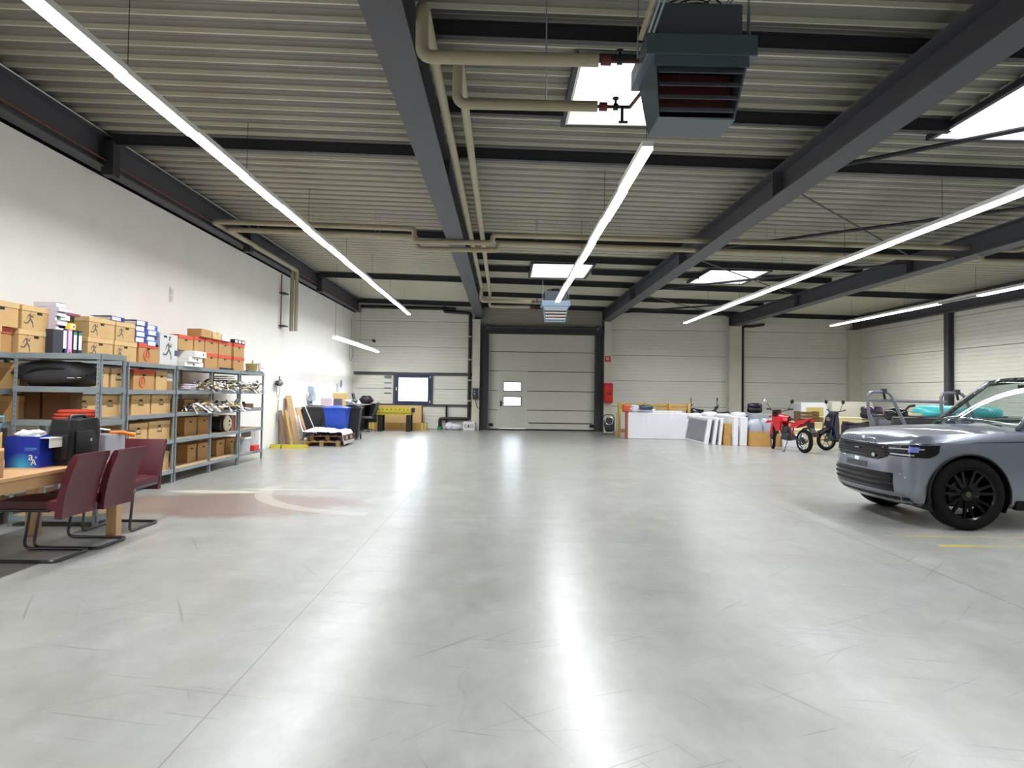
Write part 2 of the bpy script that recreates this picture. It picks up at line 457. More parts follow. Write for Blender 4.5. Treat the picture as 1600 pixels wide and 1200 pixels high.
B().box(XL - .5, XR + .3, YN - .3, YN, 0, 5.3).build('wall_face', M_panel, wn)
# ------------------------------------------------------------------ roof
ce = struct('ceiling', 'trapezoidal sheet roof on dark steel girders and purlins', 'ceiling')
SKY = [(.72, 2.3, 6.95, 8.62), (5.35, 6.9, 6.95, 8.62), (.72, 2.3, 18.0, 20.15), (5.35, 6.9, 18.0, 20.15)]
PITCHS = .31
def rib(y):
    """height of the sheet underside above its lowest line"""
    t = (y % PITCHS) / PITCHS
    D = .042
    if t < .07: return 0.0
    if t < .11: return D * (t - .07) / .04
    if t < .50: return D
    if t < .53: return D - .007 * (t - .50) / .03
    if t < .60: return D - .007
    if t < .63: return D - .007 + .007 * (t - .60) / .03
    if t < .96: return D
    return D * (1 - (t - .96) / .04)
def sheet(x0, x1, y0, y1):
    ys = {y0, y1}
    k = math.floor(y0 / PITCHS)
    while k * PITCHS < y1:
        for t in (0, .07, .11, .50, .53, .60, .63, .96):
            y = (k + t) * PITCHS
            if y0 < y < y1: ys.add(y)
        k += 1
    ys = sorted(ys); b = B(); vs = []; fs = []
    for y in ys:
        h = rib(y)
        vs += [(x0, y, roof(x0) + h), (x1, y, roof(x1) + h), (x1, y, roof(x1) + .14), (x0, y, roof(x0) + .14)]
    for i in range(len(ys) - 1):
        a = i * 4; fs += [(a, a + 1, a + 5, a + 4), (a + 3, a + 7, a + 6, a + 2)]
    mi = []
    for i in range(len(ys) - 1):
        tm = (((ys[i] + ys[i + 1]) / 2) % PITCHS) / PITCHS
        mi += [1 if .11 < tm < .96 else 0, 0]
    n = len(ys) - 1
    fs += [(0, 3, 2, 1), (n * 4, n * 4 + 1, n * 4 + 2, n * 4 + 3)]
    for i in range(n):
        a = i * 4; fs += [(a, a + 4, a + 7, a + 3), (a + 1, a + 2, a + 6, a + 5)]
    vv = b.add(vs, fs); b.bm.faces.ensure_lookup_table()
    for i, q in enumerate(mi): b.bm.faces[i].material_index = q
    return b
SW = PITCHS * 3
edges = [YN - .3 + .0]
y = math.ceil(YN / SW) * SW
while y < YF: edges.append(y); y += SW
edges += [6.95, 8.62, 18.0, 20.15, YF + .25]
edges = sorted(edges)
edges = [e for i, e in enumerate(edges) if i == 0 or e - edges[i - 1] > .02]
for i in range(len(edges) - 1):
    y0, y1 = edges[i], edges[i + 1]
    xs = [XL - .55, XR + .3]
    for (a, c, s0, s1) in SKY:
        if y0 >= s0 - .03 and y1 <= s1 + .03: xs += [a, c]
    xs.sort()
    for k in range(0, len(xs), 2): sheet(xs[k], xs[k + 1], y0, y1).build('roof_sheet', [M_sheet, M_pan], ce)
def ibeam_y(x, y0, y1, ztop, depth, width, tf=.02, tw=.014):
    b = B(); w = width / 2
    b.box(x - w, x + w, y0, y1, ztop - tf, ztop).box(x - w, x + w, y0, y1, ztop - depth, ztop - depth + tf).box(x - tw / 2, x + tw / 2, y0, y1, ztop - depth + tf, ztop - tf)
    return b
GX = [-.97, 3.95, 8.95]
for gx in GX:
    b = ibeam_y(gx, YN, YF, roof(gx) - .155, .40, .33)
    for y in (9.8, 15.1, 21.0):
        for s in (-1, 1): b.box(gx + s * .012, gx + s * .16, y - .006, y + .006, roof(gx) - .535, roof(gx) - .18)
    b.build('girder', M_steel, ce)
ibeam_y(-5.72, YN, YF, roof(-5.7) - .02, .47, .2).build('girder', M_steel, ce)
ibeam_y(13.75, YN, YF, roof(13.7) - .05, .45, .24).build('girder', M_steel, ce)
B().cyl((-5.6, YN, 4.62), (-5.6, YF, 4.62), .012, n=6).build('red_pipe', mat('red_brown_pipe', '6e2d22', .5), ce)
B().cyl((-5.58, YN, 4.985), (-5.58, YF, 4.985), .012, n=6).build('conduit', M_alu, ce)
def purlin(y, x0, x1):
    b = B(); z0, z1 = roof(x0), roof(x1)
    for (dy0, dy1, a, c) in ((-.04, .04, -.155, -.147), (-.04, .04, -.009, -.001), (-.004, .004, -.147, -.009)):
        vs = [(x0, y + dy0, z0 + a), (x0, y + dy1, z0 + a), (x0, y + dy1, z0 + c), (x0, y + dy0, z0 + c), (x1, y + dy0, z1 + a), (x1, y + dy1, z1 + a), (x1, y + dy1, z1 + c), (x1, y + dy0, z1 + c)]
        b.add(vs, [(0, 1, 2, 3), (7, 6, 5, 4), (0, 4, 5, 1), (1, 5, 6, 2), (2, 6, 7, 3), (3, 7, 4, 0)])
    b.build('purlin', M_dark, ce)
for y in (-1.0, 4.4, 9.8, 15.1, 21.0, 26.95):
    for (a, c) in ((-5.7, GX[0]), (GX[0], GX[1]), (GX[1], GX[2]), (GX[2], 13.75)): purlin(y, a, c)
for y in (6.42, 17.25, 23.9):
    for (a, c) in ((GX[0], GX[1]), (GX[1], GX[2])): purlin(y, a, c)
for y in (8.2, 18.9):
    for (a, c) in ((GX[0], .67), (2.35, GX[1]), (GX[1], 5.3), (6.95, GX[2])): purlin(y, a, c)
b = B()
for (y0, y1) in ((-1.0, 4.4), (4.4, 9.8), (9.8, 15.1), (15.1, 21.0), (21.0, 26.9)):
    for (a, c, thin) in ((y1, y0, 0), (y0, y1, 1)):
        p = (GX[1] + .05, a + (.2 if c > a else -.2), roof(GX[1]) - .27); q = (GX[2] - .05, c + (-.2 if c > a else .2), roof(GX[2]) - .27)
        B().cyl(p, q, .016 if thin else .03, n=8).build('brace', M_steel if thin else M_dark, ce)
# wall-top braces above the white wall
for y in (9.8, 15.1, 21.0, 4.4):
    B().box(-5.66, -5.5, y - .09, y + .09, 4.42, 4.9).build('bracket', M_dark, ce)
# skylights
M_day = emat('opal_skylight_pane', (.93, .96, 1.0), 3.2)
for i, (a, c, s0, s1) in enumerate(SKY):
    s = struct('window_%d' % (i + 2), ['roof skylight beside the nearer suspended heater', 'roof skylight at the right edge of the view, behind the brace', 'far roof skylight above the farther heater', 'far roof skylight crossed by dark bracing'][i], 'skylight')
    z = roof((a + c) / 2)
    b = B(); t = .03
    b.box(a, a + t, s0, s1, z - .06, z + .22).box(c - t, c, s0, s1, z - .06, z + .22).box(a + t, c - t, s0, s0 + t, z - .06, z + .22).box(a + t, c - t, s1 - t, s1, z - .06, z + .22)
    b.build('curb', M_white, s)
    b = B()
    b.box(a - .05, a, s0 - .05, s1 + .05, z - .07, z - .0).box(c, c + .05, s0 - .05, s1 + .05, z - .08, z - .02).box(a, c, s0 - .05, s0, z - .07, z).box(a, c, s1, s1 + .05, z - .07, z - .01)
    b.build('trim_frame', M_dark, s)
    B().box(a + t, c - t, s0 + t, s1 - t, z + .14, z + .17).build('pane', M_day, s)
# ------------------------------------------------------------------ window in the far wall
w1 = struct('window_1', 'small square window with dark blue frame in the far wall', 'window')
M_blue = mat('dark_blue_window_frame', '2c3558', .4)
x0, x1, z0, z1 = -4.225, -2.825, .955, 2.12
b = B(); t = .13
b.box(x0, x0 + t, YF - .07, YF + .06, z0, z1).box(x1 - t, x1, YF - .07, YF + .06, z0, z1).box(x0 + t, x1 - t, YF - .07, YF + .06, z0, z0 + t).box(x0 + t, x1 - t, YF - .07, YF + .06, z1 - t, z1)
b.build('frame', M_blue, w1)
B().box(x0 + t, x1 - t, YF, YF + .02, z0 + t, z1 - t).build('pane', glassmat('window_glass', (.95, .97, 1)), w1)
B().box(x0 + .04, x0 + .07, YF - .12, YF - .07, 1.48, 1.62).build('handle', M_white, w1)
for z in (z0 + .06, z1 - .14): B().box(x1 - .05, x1 - .02, YF - .1, YF - .07, z, z + .09).build('hinge', M_white, w1)
# ------------------------------------------------------------------ sectional door
d1 = struct('door_1', 'large cream sectional door with a wicket door and two lit panes', 'door')
M_door = mat('door_panel_cream', 'd3d2c4', .5, var=.02, scale=1)
DX0, DX1 = -.62, 3.60
zs = [.03, .79, 1.54, 2.31, 3.07, 3.80]
yd = YF + .03
WX0, WX1, WTOP = -.22, .93, 2.27
for i in range(5):
    segs = [(DX0, DX1)] if i > 2 else [(DX0, WX0), (WX1, DX1)]
    for (a, c) in segs: B().box(a, c, yd, yd + .045, zs[i] + .012, zs[i + 1] - .012, bev=.006).build('door_section', M_door, d1)
    B().box(DX0, DX1, yd + .03, yd + .06, zs[i] - .013, zs[i] + .013).build('joint_strip', M_dark, d1)
# wicket door with two panes
fr = mat('door_edge_white', 'd8d8d2', .4)
b = B(); b.box(WX0, WX0 + .06, yd - .012, yd + .04, .05, WTOP - .05).box(WX1 - .06, WX1, yd - .012, yd + .04, .05, WTOP - .05).box(WX0, WX1, yd - .012, yd + .04, WTOP - .05, zs[3] - .0)
b.build('wicket_frame', fr, d1)
PN = [(.02, .68, .97, 1.28), (.02, .68, 1.55, 1.86)]
leaf = [(WX0 + .06, .02 - .03, .06, WTOP - .05), (.68 + .03, WX1 - .06, .06, WTOP - .05), (-.01, .71, .06, .94), (-.01, .71, 1.31, 1.52), (-.01, .71, 1.89, WTOP - .05)]
b = B()
for (a, c, e, f) in leaf: b.box(a, c, yd, yd + .04, e, f)
b.build('wicket_leaf', M_door, d1)
for (a, c, e, f) in PN:
    b = B(); b.box(a - .03, a, yd - .015, yd + .05, e - .03, f + .03).box(c, c + .03, yd - .015, yd + .05, e - .03, f + .03).box(a, c, yd - .015, yd + .05, e - .03, e).box(a, c, yd - .015, yd + .05, f, f + .03)
    b.build('pane_frame', M_blue, d1)
    B().box(a, c, yd + .01, yd + .02, e, f).build('pane', glassmat('window_glass', (.95, .97, 1)), d1)
b = B(); b.cyl((-.09, yd - .06, 1.06), (.05, yd - .06, 1.06), .012).cyl((-.09, yd - .06, 1.06), (-.09, yd, 1.06), .014).box(-.12, -.06, yd - .012, yd, .92, 1.14)
b.build('handle', M_black, d1)
for (a, c) in ((-.93, -.585), (3.565, 3.88)):
    b = B(); b.box(a, c, YF - .02, YF + .035, 0, 3.95).box(a if a < 0 else a + .02, a + .03, YF - .2, YF - .02, 0, 3.95).box(c - .03, c, YF - .2, YF - .02, 0, 3.95)
    b.build('guide_frame', M_steel, d1)
b = B(); b.box(-.93, 3.88, YF - .25, YF + .06, 3.76, 4.05)
B().box(DX0 - .03, DX1 + .03, yd - .012, yd + .07, .0, .055).build('bottom_seal', M_black, d1)
b.build('lintel_beam', M_dark, d1)
b = B(); b.cyl((-.7, YF - .34, 4.0), (3.7, YF - .34, 4.0), .03); b.cyl((-.7, YF - .34, 4.0), (-.55, YF - .34, 4.0), .09).cyl((3.55, YF - .34, 4.0), (3.7, YF - .34, 4.0), .09)
b.build('spring_shaft', M_steel, d1)
B().box(.6 + .4, 3.5, yd - .01, yd, .27, .31).build('seal_strip', M_steel, d1)
for x in (-.55, 3.4): B().box(x, x + .16, yd - .05, yd, .15, .26).build('foot_grip', M_black, d1)
# ------------------------------------------------------------------ light lines
M_tube = emat('led_diffuser', LAMP_COL, TUBE_E)
def light_line(name, label, X, y0, y1, H, seg=1.5, off=(), k_=1.0):
    t = thing(name, label, 'lamp', (X, y0, H))
    n = max(1, round((y1 - y0) / seg)); sg = (y1 - y0) / n
    for i in range(n):
        a, c = i * sg + .004, (i + 1) * sg - .004
        dx = .006 * (1 if i % 2 else -1)
        h = B().box(dx - .06, dx + .06, a, c, .0, .06, bev=.004).build('housing', M_white, t)
        if i in off: B().box(dx - .05, dx + .05, a, c, -.03, 0).build('unlit_diffuser', M_alu, t)
        else: B().box(dx - .055, dx + .055, a + .003, c - .003, -.035, .0).build('diffuser', M_tube, t)
        if i % 2 == 0: B().cyl((0, a + .1, .06), (0, a + .1, roof(X) - H - .002), .004, n=5).build('suspension_wire', M_dark, t)
    # the light it gives, downwards
    k = 0; g = 3
    while k < n:
        e = min(n, k + g)
        ld = bpy.data.lights.new('tube_light', 'AREA'); ld.shape = 'RECTANGLE'
        ld.size = .11; ld.size_y = (e - k) * sg - .02; ld.energy = LAMP_W * k_ * (e - k) * sg; ld.color = LAMP_COL
        ld.spread = math.radians(158)
        lo = bpy.data.objects.new('tube_light', ld); COL.objects.link(lo); lo.parent = t
        lo.location = (0, (k + e) / 2 * sg, -.04)
        k = e
    return t
light_line('light_line', 'long white light line hanging over the shelves, leftmost', -3.43, .3, 25.1, 4.245, k_=1.15)
light_line('light_line', 'white light line hanging in the middle, between the two heaters', 1.49, 7.25, 19.7, 4.075)
light_line('light_line', 'white light line overhead, on the near side of the nearer heater', 1.49, -3.5, 4.2, 4.075)
light_line('light_line', 'long white light line hanging above the car', 6.45, 1.2, 24.8, 4.06)
light_line('light_line', 'rightmost light line, hanging near the right wall, one part unlit', 11.4, 4.5, 24.1, 3.97, off=(8,))
light_line('workbench_lamp', 'short white batten lamp hanging over the workbench corner', -4.72, 19.4, 26.1, 2.93, k_=.42)
# ------------------------------------------------------------------ heaters, pipes, drains
M_hdark = mat('heater_grey', '565e66', .5, .3)
M_cop = mat('copper_brown', '5c2a24', .5, .3)
def heater(label, X, Y, rz=0, M_hbox=None):
    M_hbox = M_hbox or mat('shaded_enamel', '4f5d66', .4, .2)  # same enamel as the far heater, darkened: shade put into the colour
    """hung louvred air heater, outlet with slats looks down and to -y; origin under its middle"""
    t = thing('unit_heater', label, 'heater', (X, Y, 3.60), rz)
    B().box(-.33, .33, -.02, .5, .58, .86, bev=.01).build('fan_housing', M_hdark, t)
    B().box(-.42, .42, -.1, .56, .42, .58, bev=.006).build('coil_casing', M_hbox, t)
    # tapered outlet: open towards -y and below
    b = B()
    fr0, fr1 = -.08, .02   # front plane y at top and bottom
    for sx in (-1, 1):
        b.add([(sx * .36, -.08, .42), (sx * .36, .5, .42), (sx * .30, .42, 0), (sx * .30, .06, 0), (sx * .345, -.08, .42), (sx * .345, .5, .42), (sx * .285, .42, 0), (sx * .285, .06, 0)],
              [(0, 1, 2, 3), (7, 6, 5, 4), (0, 3, 7, 4), (1, 5, 6, 2), (0, 4, 5, 1), (3, 2, 6, 7)])
    b.add([(-.36, .5, .42), (.36, .5, .42), (.30, .42, 0), (-.30, .42, 0), (-.36, .48, .42), (.36, .48, .42), (.30, .40, 0), (-.30, .40, 0)], [(0, 1, 2, 3), (7, 6, 5, 4), (0, 4, 5, 1), (3, 2, 6, 7), (0, 3, 7, 4), (1, 5, 6, 2)])
    b.box(-.30, .30, .06, .42, -.01, .005).box(-.36, .36, -.085, -.07, .34, .42)
    b.build('outlet_hood', M_hbox, t)
    for k in range(4):
        z = .055 + k * .085; y = .04 - k * .035; hw = .285 + k * .012
        lw = .035 if Y > 18 else .02
        B().box(-hw, hw, -lw, lw, -.004, .004, M=Matrix.Translation((0, y, z)) @ Matrix.Rotation(math.radians(-35 if Y > 18 else 62), 4, 'X')).build('louvre', M_white if Y > 18 else M_hdark, t)  # far slats white, near ones dark: lamp light and shade put into colour
    B().box(-.31, .31, .2, .4, .1, .4).build('heat_exchanger', M_cop, t)
    b = B(); b.lathe([(.2, .86), (.2, .90), (.03, .90)], 20, Matrix.Translation((0, .24, 0))); b.tube(arc((0, .24), .24, 0, 2 * PI, 20, 'xy', .93)[:-1], .008, 6, True); b.tube(arc((0, .24), .15, 0, 2 * PI, 16, 'xy', .95)[:-1], .006, 5, True)
    for a in range(6): b.cyl((0, .24, .95), (.24 * math.cos(a * PI / 3), .24 + .24 * math.sin(a * PI / 3), .93), .006, n=4)
    b.build('fan_guard', M_black, t)
    for (x, y) in ((-.38, -.02), (.38, -.02), (-.38, .46), (.38, .46)):
        o = B().prism([(y - .02, .58), (y + .04, .58), (y + .04, .80), (y + .02, .88), (y, .88), (y - .02, .76)], x - .004, x + .004, 'x')
        o.cyl((x, y + .01, .86), (x, y + .01, roof(X) - 3.602 - (.0 if rz else 0)), .006, n=5).build('hanger', M_galv, t)
    return t
h1 = heater('large suspended air heater overhead, nearest, at the middle light line', 1.46, 5.25)
h2 = heater('blue suspended air heater in front of the sectional door, lamplit tone in its enamel', 1.5, 20.4, 0, mat('lamplit_enamel', '9db4cc', .4))  # paler copy of that enamel, lamp light put into its colour
h3 = heater('suspended blue air heater cut by the right edge of the view', 10.75, 12.9, PI / 2)
def pipe(name, label, pts, r=.05, m=None, parent=None, rad=.09, n=12, cat='pipe', hang=()):
    pts = fillet(pts, rad)
    if parent: return B().tube(pts, r, n).build(name, m or M_insul, parent, smooth='all')
    t = thing(name, label, cat, pts[0])
    o = Vector(pts[0])
    B().tube([p - o for p in pts], r, n).build('pipe_run', m or M_insul, t, smooth=True)
    for h in hang:
        p = Vector(h) - o
        b = B(); b.cyl(p, (p.x, p.y, roof(h[0]) - .002 - o.z), .005, n=5); b.tube(arc((0, 0), r + .006, 0, 2 * PI, 12, 'xz')[:-1], .005, 4, True) if False else None
        b.build('pipe_hanger', M_galv, t)
    return t
# the two pipes along the first girder, drops to both heaters
HZ = 4.12
pipe('heating_pipe', 'cream lagged pipe along the girder, the one next to it, ending at both heaters', [(.72, 5.48, HZ), (-.69, 5.48, HZ), (-.69, 5.48, 4.55), (-.69, 20.35, 4.55), (-.69, 20.35, HZ + .02), (.78, 20.35, HZ + .02)], .052, hang=[(-.69, y, 4.55) for y in (6.6, 9, 11.5, 14, 16.5, 19)] + [(.3, 5.48, HZ)])
pipe('heating_pipe', 'cream lagged pipe along the girder, the one farther out from it', [(.82, 6.3, HZ - .03), (-.46, 6.3, HZ - .03), (-.46, 6.3, 4.53), (-.46, 21.4, 4.53), (-.46, 21.4, HZ - .01), (.78, 21.4, HZ - .01)], .048, hang=[(-.46, y, 4.53) for y in (7.4, 9, 11.5, 14, 16.5, 19)] + [(.35, 6.3, HZ - .03)])
def valves(label, x0, y, x1, z, drain=1):
    t = thing('valve_set', label, 'valve', (x0, y, z))
    b = B(); b.cyl((0, 0, 0), (x1 - x0, 0, 0), .016, n=8); b.build('pipe_stub', M_cop, t)
    b = B(); b.cyl((.02, 0, 0), (.1, 0, 0), .04, n=10); b.build('coupling', M_red if False else mat('brown_red_coupling', '6a2226', .5), t)
    b = B(); b.cyl((.15, 0, 0), (.19, 0, 0), .032, n=10).cyl((.17, 0, 0), (.17, 0, .07), .012, n=6).cyl((.17, 0, .07), (.17, 0, .085), .03, n=8); b.build('valve_wheel', M_black, t)
    if drain:
        b = B(); b.cyl((.25, 0, 0), (.25, 0, -.1), .013, n=6).cyl((.22, 0, -.1), (.3, 0, -.1), .012, n=6); b.build('drain_cock', M_black, t)
valves('upper valve fittings on the nearest heater\'s pipe', .72, 5.48, 1.10, HZ, 0)
valves('lower valve fittings with drain cock on the nearest heater\'s farther pipe', .82, 6.3, 1.16, HZ - .03) if False else None
t = thing('valve_set', 'valve fittings with a drain cock at the far side of the nearest heater', 'valve', (.82, 6.3, HZ - .03))
B().tube([(0, 0, 0), (.3, 0, 0), (.36, -.42, 0)], .016, 8).build('pipe_stub', M_cop, t)
B().cyl((.02, 0, 0), (.09, 0, 0), .04, n=10).build('coupling', mat('brown_red_coupling', '6a2226', .5), t)
B().cyl((.15, 0, 0), (.19, 0, 0), .032, n=10).cyl((.17, 0, 0), (.17, 0, .07), .012, n=6).cyl((.17, 0, .07), (.17, 0, .085), .03, n=8).build('valve_wheel', M_black, t)
B().cyl((.23, 0, 0), (.23, 0, -.14), .014, n=6).cyl((.2, 0, -.14), (.28, 0, -.14), .012, n=6).build('drain_cock', M_black, t)
valves('valve fittings at the far heater, upper of its two pipes', .78, 20.35, 1.12, HZ + .02, 0)
t = thing('valve_set', 'valve fittings at the far heater, lower of its two pipes', 'valve', (.78, 21.4, HZ - .01))
B().tube([(0, 0, 0), (.3, 0, 0), (.38, -.45, 0)], .016, 8).build('pipe_stub', M_cop, t)
B().cyl((.02, 0, 0), (.1, 0, 0), .04, n=10).cyl((.2, 0, 0), (.2, 0, -.12), .015, n=6).build('coupling', mat('brown_red_coupling', '6a2226', .5), t)
# conduit struts by the near heater
t = thing('cable_strut', 'bundle of slanting conduits from the roof to the nearest heater', 'conduit', (1.0, 5.2, 4.15))
for i, (dx, r) in enumerate(((0, .022), (.045, .012), (.08, .01))):
    B().cyl((dx, 0, 0), (.2 + dx * 1.2, -.75, roof(1) - 4.16), r, n=7).build('conduit', M_galv if i else M_insul, t)
t = thing('cable_strut', 'thin slanting rods above the nearest heater fan', 'conduit', (1.72, 5.5, 4.56))
for dx in (0, .03): B().cyl((dx, 0, 0), (.22 + dx, -.55, roof(1.9) - 4.57), .009, n=6).build('conduit', M_galv, t)
# pipes across the hall
for (lab, Y, dz, xe, wz) in (('cream lagged pipe crossing the hall, upper of the pair', 13.3, 0, 10.2, 0), ('cream lagged pipe crossing the hall, lower of the pair', 13.75, -.05, 9.9, .12)):
    za = lambda x: roof(x) - .37 + dz
    pts = [(-5.62 + wz, 18.4, 3.0), (-5.62 + wz, 18.4, za(-5.6)), (-5.62 + wz, Y, za(-5.6)), (-1.75, Y, za(-1.7)), (-1.75, Y, 4.33 - wz * .4), (-.62, Y, 4.33 - wz * .4), (-.50, Y, 4.36), (-.46, Y, za(-.4) - .18), (9.2, Y, 4.36), (xe, Y, 4.34)]
    if dz == 0: pts = pts[:5] + [(-.25, Y, 4.33), (-.25, Y, 4.5 - .02), (9.2, Y, 4.38), (9.9, Y, 4.36), (9.9, Y - .35, 4.36), (10.16, Y - .35, 4.36)]
    else: pts = pts[:5] + [(-.15, Y, 4.28), (-.15, Y, 4.42), (9.0, Y, 4.26), (9.0, Y - .75, 4.24), (9.0, Y - .75, 4.08), (10.16, Y - .75, 4.08)]
    pipe('heating_pipe', lab, pts, .05, rad=.1, hang=[(x, Y, 4.5) for x in (-4.9, -3.7, -2.5, .6, 2.2, 5.2, 7.0, 8.3)])
t = thing('pipe_bracket', 'thin red brown riser clipped beside the lagged pipes on the left wall', 'pipe', (XL + .05, 18.1, 3.05))
B().cyl((0, 0, 0), (0, 0, 1.4), .015, n=6).build('riser', MATS['red_brown_pipe'], t)
for z in (.05, .9): B().box(-.05, .1, -.02, .3, z, z + .03).build('clip', M_black, t)
# drain pipes at the far wall
yb = YF - .13
pipe('drain_pipe', 'black drain pipe running down the far wall to a green outlet', [(-2.35, yb, 4.78), (-2.35, yb, 4.6), (-1.33, yb, 4.55), (-1.33, yb, .42), (-2.45, yb, .42), (-2.45, yb, .0)], .065, M_pipe)
o = B().lathe([(.1, .002), (.1, .11), (.07, .11)], 14, Matrix.Translation((-2.45, yb, 0))).build('pipe_collar', mat('green_plastic', '2f8f5b', .5)); tag(o, 'green collar at the foot of the black drain pipe', 'collar')
pipe('drain_pipe', 'thin black pipe from the wall rail to the floor', [(-2.2, yb, .93), (-2.2, yb, 0)], .04, M_pipe)
pipe('drain_pipe', 'short black elbow pipe under the roof left of the sectional door', [(-5.6, YF - .1, 4.74), (-1.9, YF - .1, 4.70)], .06, M_pipe)
pipe('drain_pipe', 'black downpipe beside the middle concrete column', [(10.2, YF - .12, 4.28), (9.7, YF - .12, 4.2), (9.36, YF - .12, 4.2), (9.36, YF - .12, 0)], .05, M_pipe)
for i, z in enumerate((3.6, 2.7, 1.9, 1.1)):
    o = B().box(-1.42, -1.24, YF - .21, YF - .0, z, z + .05).build('pipe_clip', M_alu); tag(o, 'metal clip on the black drain pipe, ' + ['highest', 'second from the top', 'third from the top', 'lowest'][i] + ' of four', 'clip', 'clips on the black drain pipe')
# door control, extinguisher, sign, camera, wall switch
t = thing('door_control', 'dark door control box with hanging cable left of the sectional door', 'control box', (-1.08, YF - .32, 1.2))
B().box(-.11, .11, -.12, 0, .0, .42, bev=.015).build('housing', mat('control_grey', '30363a', .5), t)
for k in range(3): B().cyl((-.03, -.12, .1 + k * .1), (-.03, -.135, .1 + k * .1), .022, n=10).build('button', [M_red, M_white, M_alu][k], t)
B().tube(fillet([(.02, -.05, 0), (.04, -.05, -.3), (.25, -.05, -.42), (.3, -.03, -.1), (.3, -.03, 2.6)], .12), .012, 6).build('cable', M_black, t)
t = thing('extinguisher_box', 'red fire extinguisher cabinet with a black mark on the concrete column', 'cabinet', (4.05, YF - .33, 1.13))
B().box(-.17, .17, -.2, 0, 0, .76, bev=.03).build('cabinet_body', M_red, t, smooth=True)
B().box(-.15, .15, -.22, -.2, .03, .73, bev=.02).build('door', M_red, t)
b = B(); b.tube(arc((0, .36), .055, .6, 2 * PI - .2, 12, 'xz', -.222), .012, 5); b.box(.02, .1, -.23, -.218, .34, .37); b.build('lettering', M_black, t)
t = thing('fire_sign', 'small red square fire sign above the extinguisher cabinet', 'sign', (4.03, YF - .325, 2.72))
B().box(-.11, .11, -.008, 0, 0, .22).build('plate', M_red, t)
b = B(); b.tube(arc((0, .12), .05, .3, 2 * PI - .6, 12, 'xz', -.009), .009, 4); b.tube([(-.02, -.01, .16), (.02, -.01, .12), (-.02, -.01, .08)], .008, 4); b.build('symbol', M_white, t)
t = thing('security_camera', 'small black camera on a bracket high in the far left corner', 'camera', (-5.0, YF - .02, 3.42))
B().tube([(-.75, 0, .02), (-.1, 0, .02), (-.1, -.12, .02)], .012, 6).build('bracket', M_alu, t)
B().cyl((-.1, -.12, .0), (-.02, -.3, -.04), .055, n=12).build('camera_body', M_black, t)
p = onX(267, 461, XL)
t = thing('wall_socket', 'small white switch plate high on the left wall', 'switch', (XL, p.y, p.z))
B().box(0, .015, -.06, .06, -.13, .13, bev=.004).build('plate', M_white, t)
for z in (-.1, .01): B().box(.015, .022, -.045, .045, z, z + .09).build('rocker', mat('rocker_grey', 'cfcfca', .4), t)
t = thing('wall_loop', 'thin round cable loop on the far left corner of the wall', 'cable', (XL, 26.6, 2.6))
B().tube(arc((0, .3), .3, 0, 2 * PI, 20, 'yz', .02)[:-1], .01, 5, True).build('loop', M_alu, t)
B().cyl((.02, 0, .6), (.02, 0, 1.6), .01, n=5).build('wire', M_alu, t)
# ------------------------------------------------------------------ metal shelving
M_card = mat('archive_card', 'c4a36f', .85, var=.05, scale=5)
M_card2 = mat('archive_card_light', 'd0b07c', .85, var=.05, scale=5)
M_brown = mat('brown_card', 'b08a58', .85, var=.06, scale=5)
M_redlid = mat('orange_red_lid', 'd0503a', .7)
M_print = mat('grey_print', '5a564f', .8)
M_redp = mat('orange_red_print', 'c94a30', .7)
M_gbox = mat('grey_white_card', 'c6c6c6', .7, var=.03)
M_dgr = mat('dark_slate_cover', '34363c', .5)
M_ink = mat('black_ink', '1b1a1d', .7)
def post_bm(h, sx, sy):
    """L-section upright, corner at origin opening to +sx,+sy"""
    b = B(); w = .038; t = .003
    b.box(0, sx * w, 0, sy * t, 0, h) if True else None
    b.box(0, sx * t, sy * t, sy * w, 0, h)
    return b
def rack(name, label, loc, L, D, levels, H=1.8, rz=0, mids=(), rail=.055):
    """front faces +x, runs along +y; origin at the near front foot; depth goes to -x"""
    t = thing(name, label, 'shelving', loc, rz, 'galvanised shelving racks')
    ps = [(0, 0, -1, 1), (0, L, -1, -1), (-D, 0, 1, 1), (-D, L, 1, -1)]
    for ym in mids: ps += [(0, ym, -1, 1), (-D, ym, 1, 1)]
    for (x, y, sx, sy) in ps:
        b = B(); w = .042; s = .003
        b.box(x, x + sx * s, y, y + sy * w, 0, H); b.box(x, x + sx * w, y, y + sy * s, 0, H)
        o = b.build('upright', M_galv, t)
        # slotted holes as dark recess plates
        hb = B(); z = .08
        while z < H - .05:
            hb.box(x + (.0006 if x == 0 else -.0006), x + (.0012 if x == 0 else -.0012), y + sy * .018, y + sy * .024, z, z + .018); z += .05
        q = hb.build('slot_row', M_ink, t); q['kind'] = 'stuff'
    for z in levels:
        B().box(-D + .006, -.006, .006, L - .006, z - .012, z, bev=0).build('shelf_board', M_mdf, t)
        [B().box(p, q, .0, L, z - rail, z + .004).build('long_rail', M_galv, t) for (p, q) in ((.0035, .007), (-D - .007, -D - .0035))]
        [B().box(-D, 0, p, q, z - rail, z + .004).build('side_rail', M_galv, t) for (p, q) in ((-.007, -.0035), (L + .0035, L + .007))]
    return t
LV = [.2, .66, 1.07, 1.42, 1.80]
XS = -5.07
rack('metal_rack', 'galvanised shelf unit on the wall behind the front unit, partly hidden', (-5.18, 6.68, 0), 1.34, .5, LV)
rack('metal_rack', 'galvanised shelf unit by the wall, second nearest, binders and archive boxes on top', (XS, 8.06, 0), 1.36, .55, LV)
rack('metal_rack', 'galvanised shelf unit holding archive boxes with orange lids, middle of the wall row', (XS, 9.47, 0), 1.36, .55, LV)
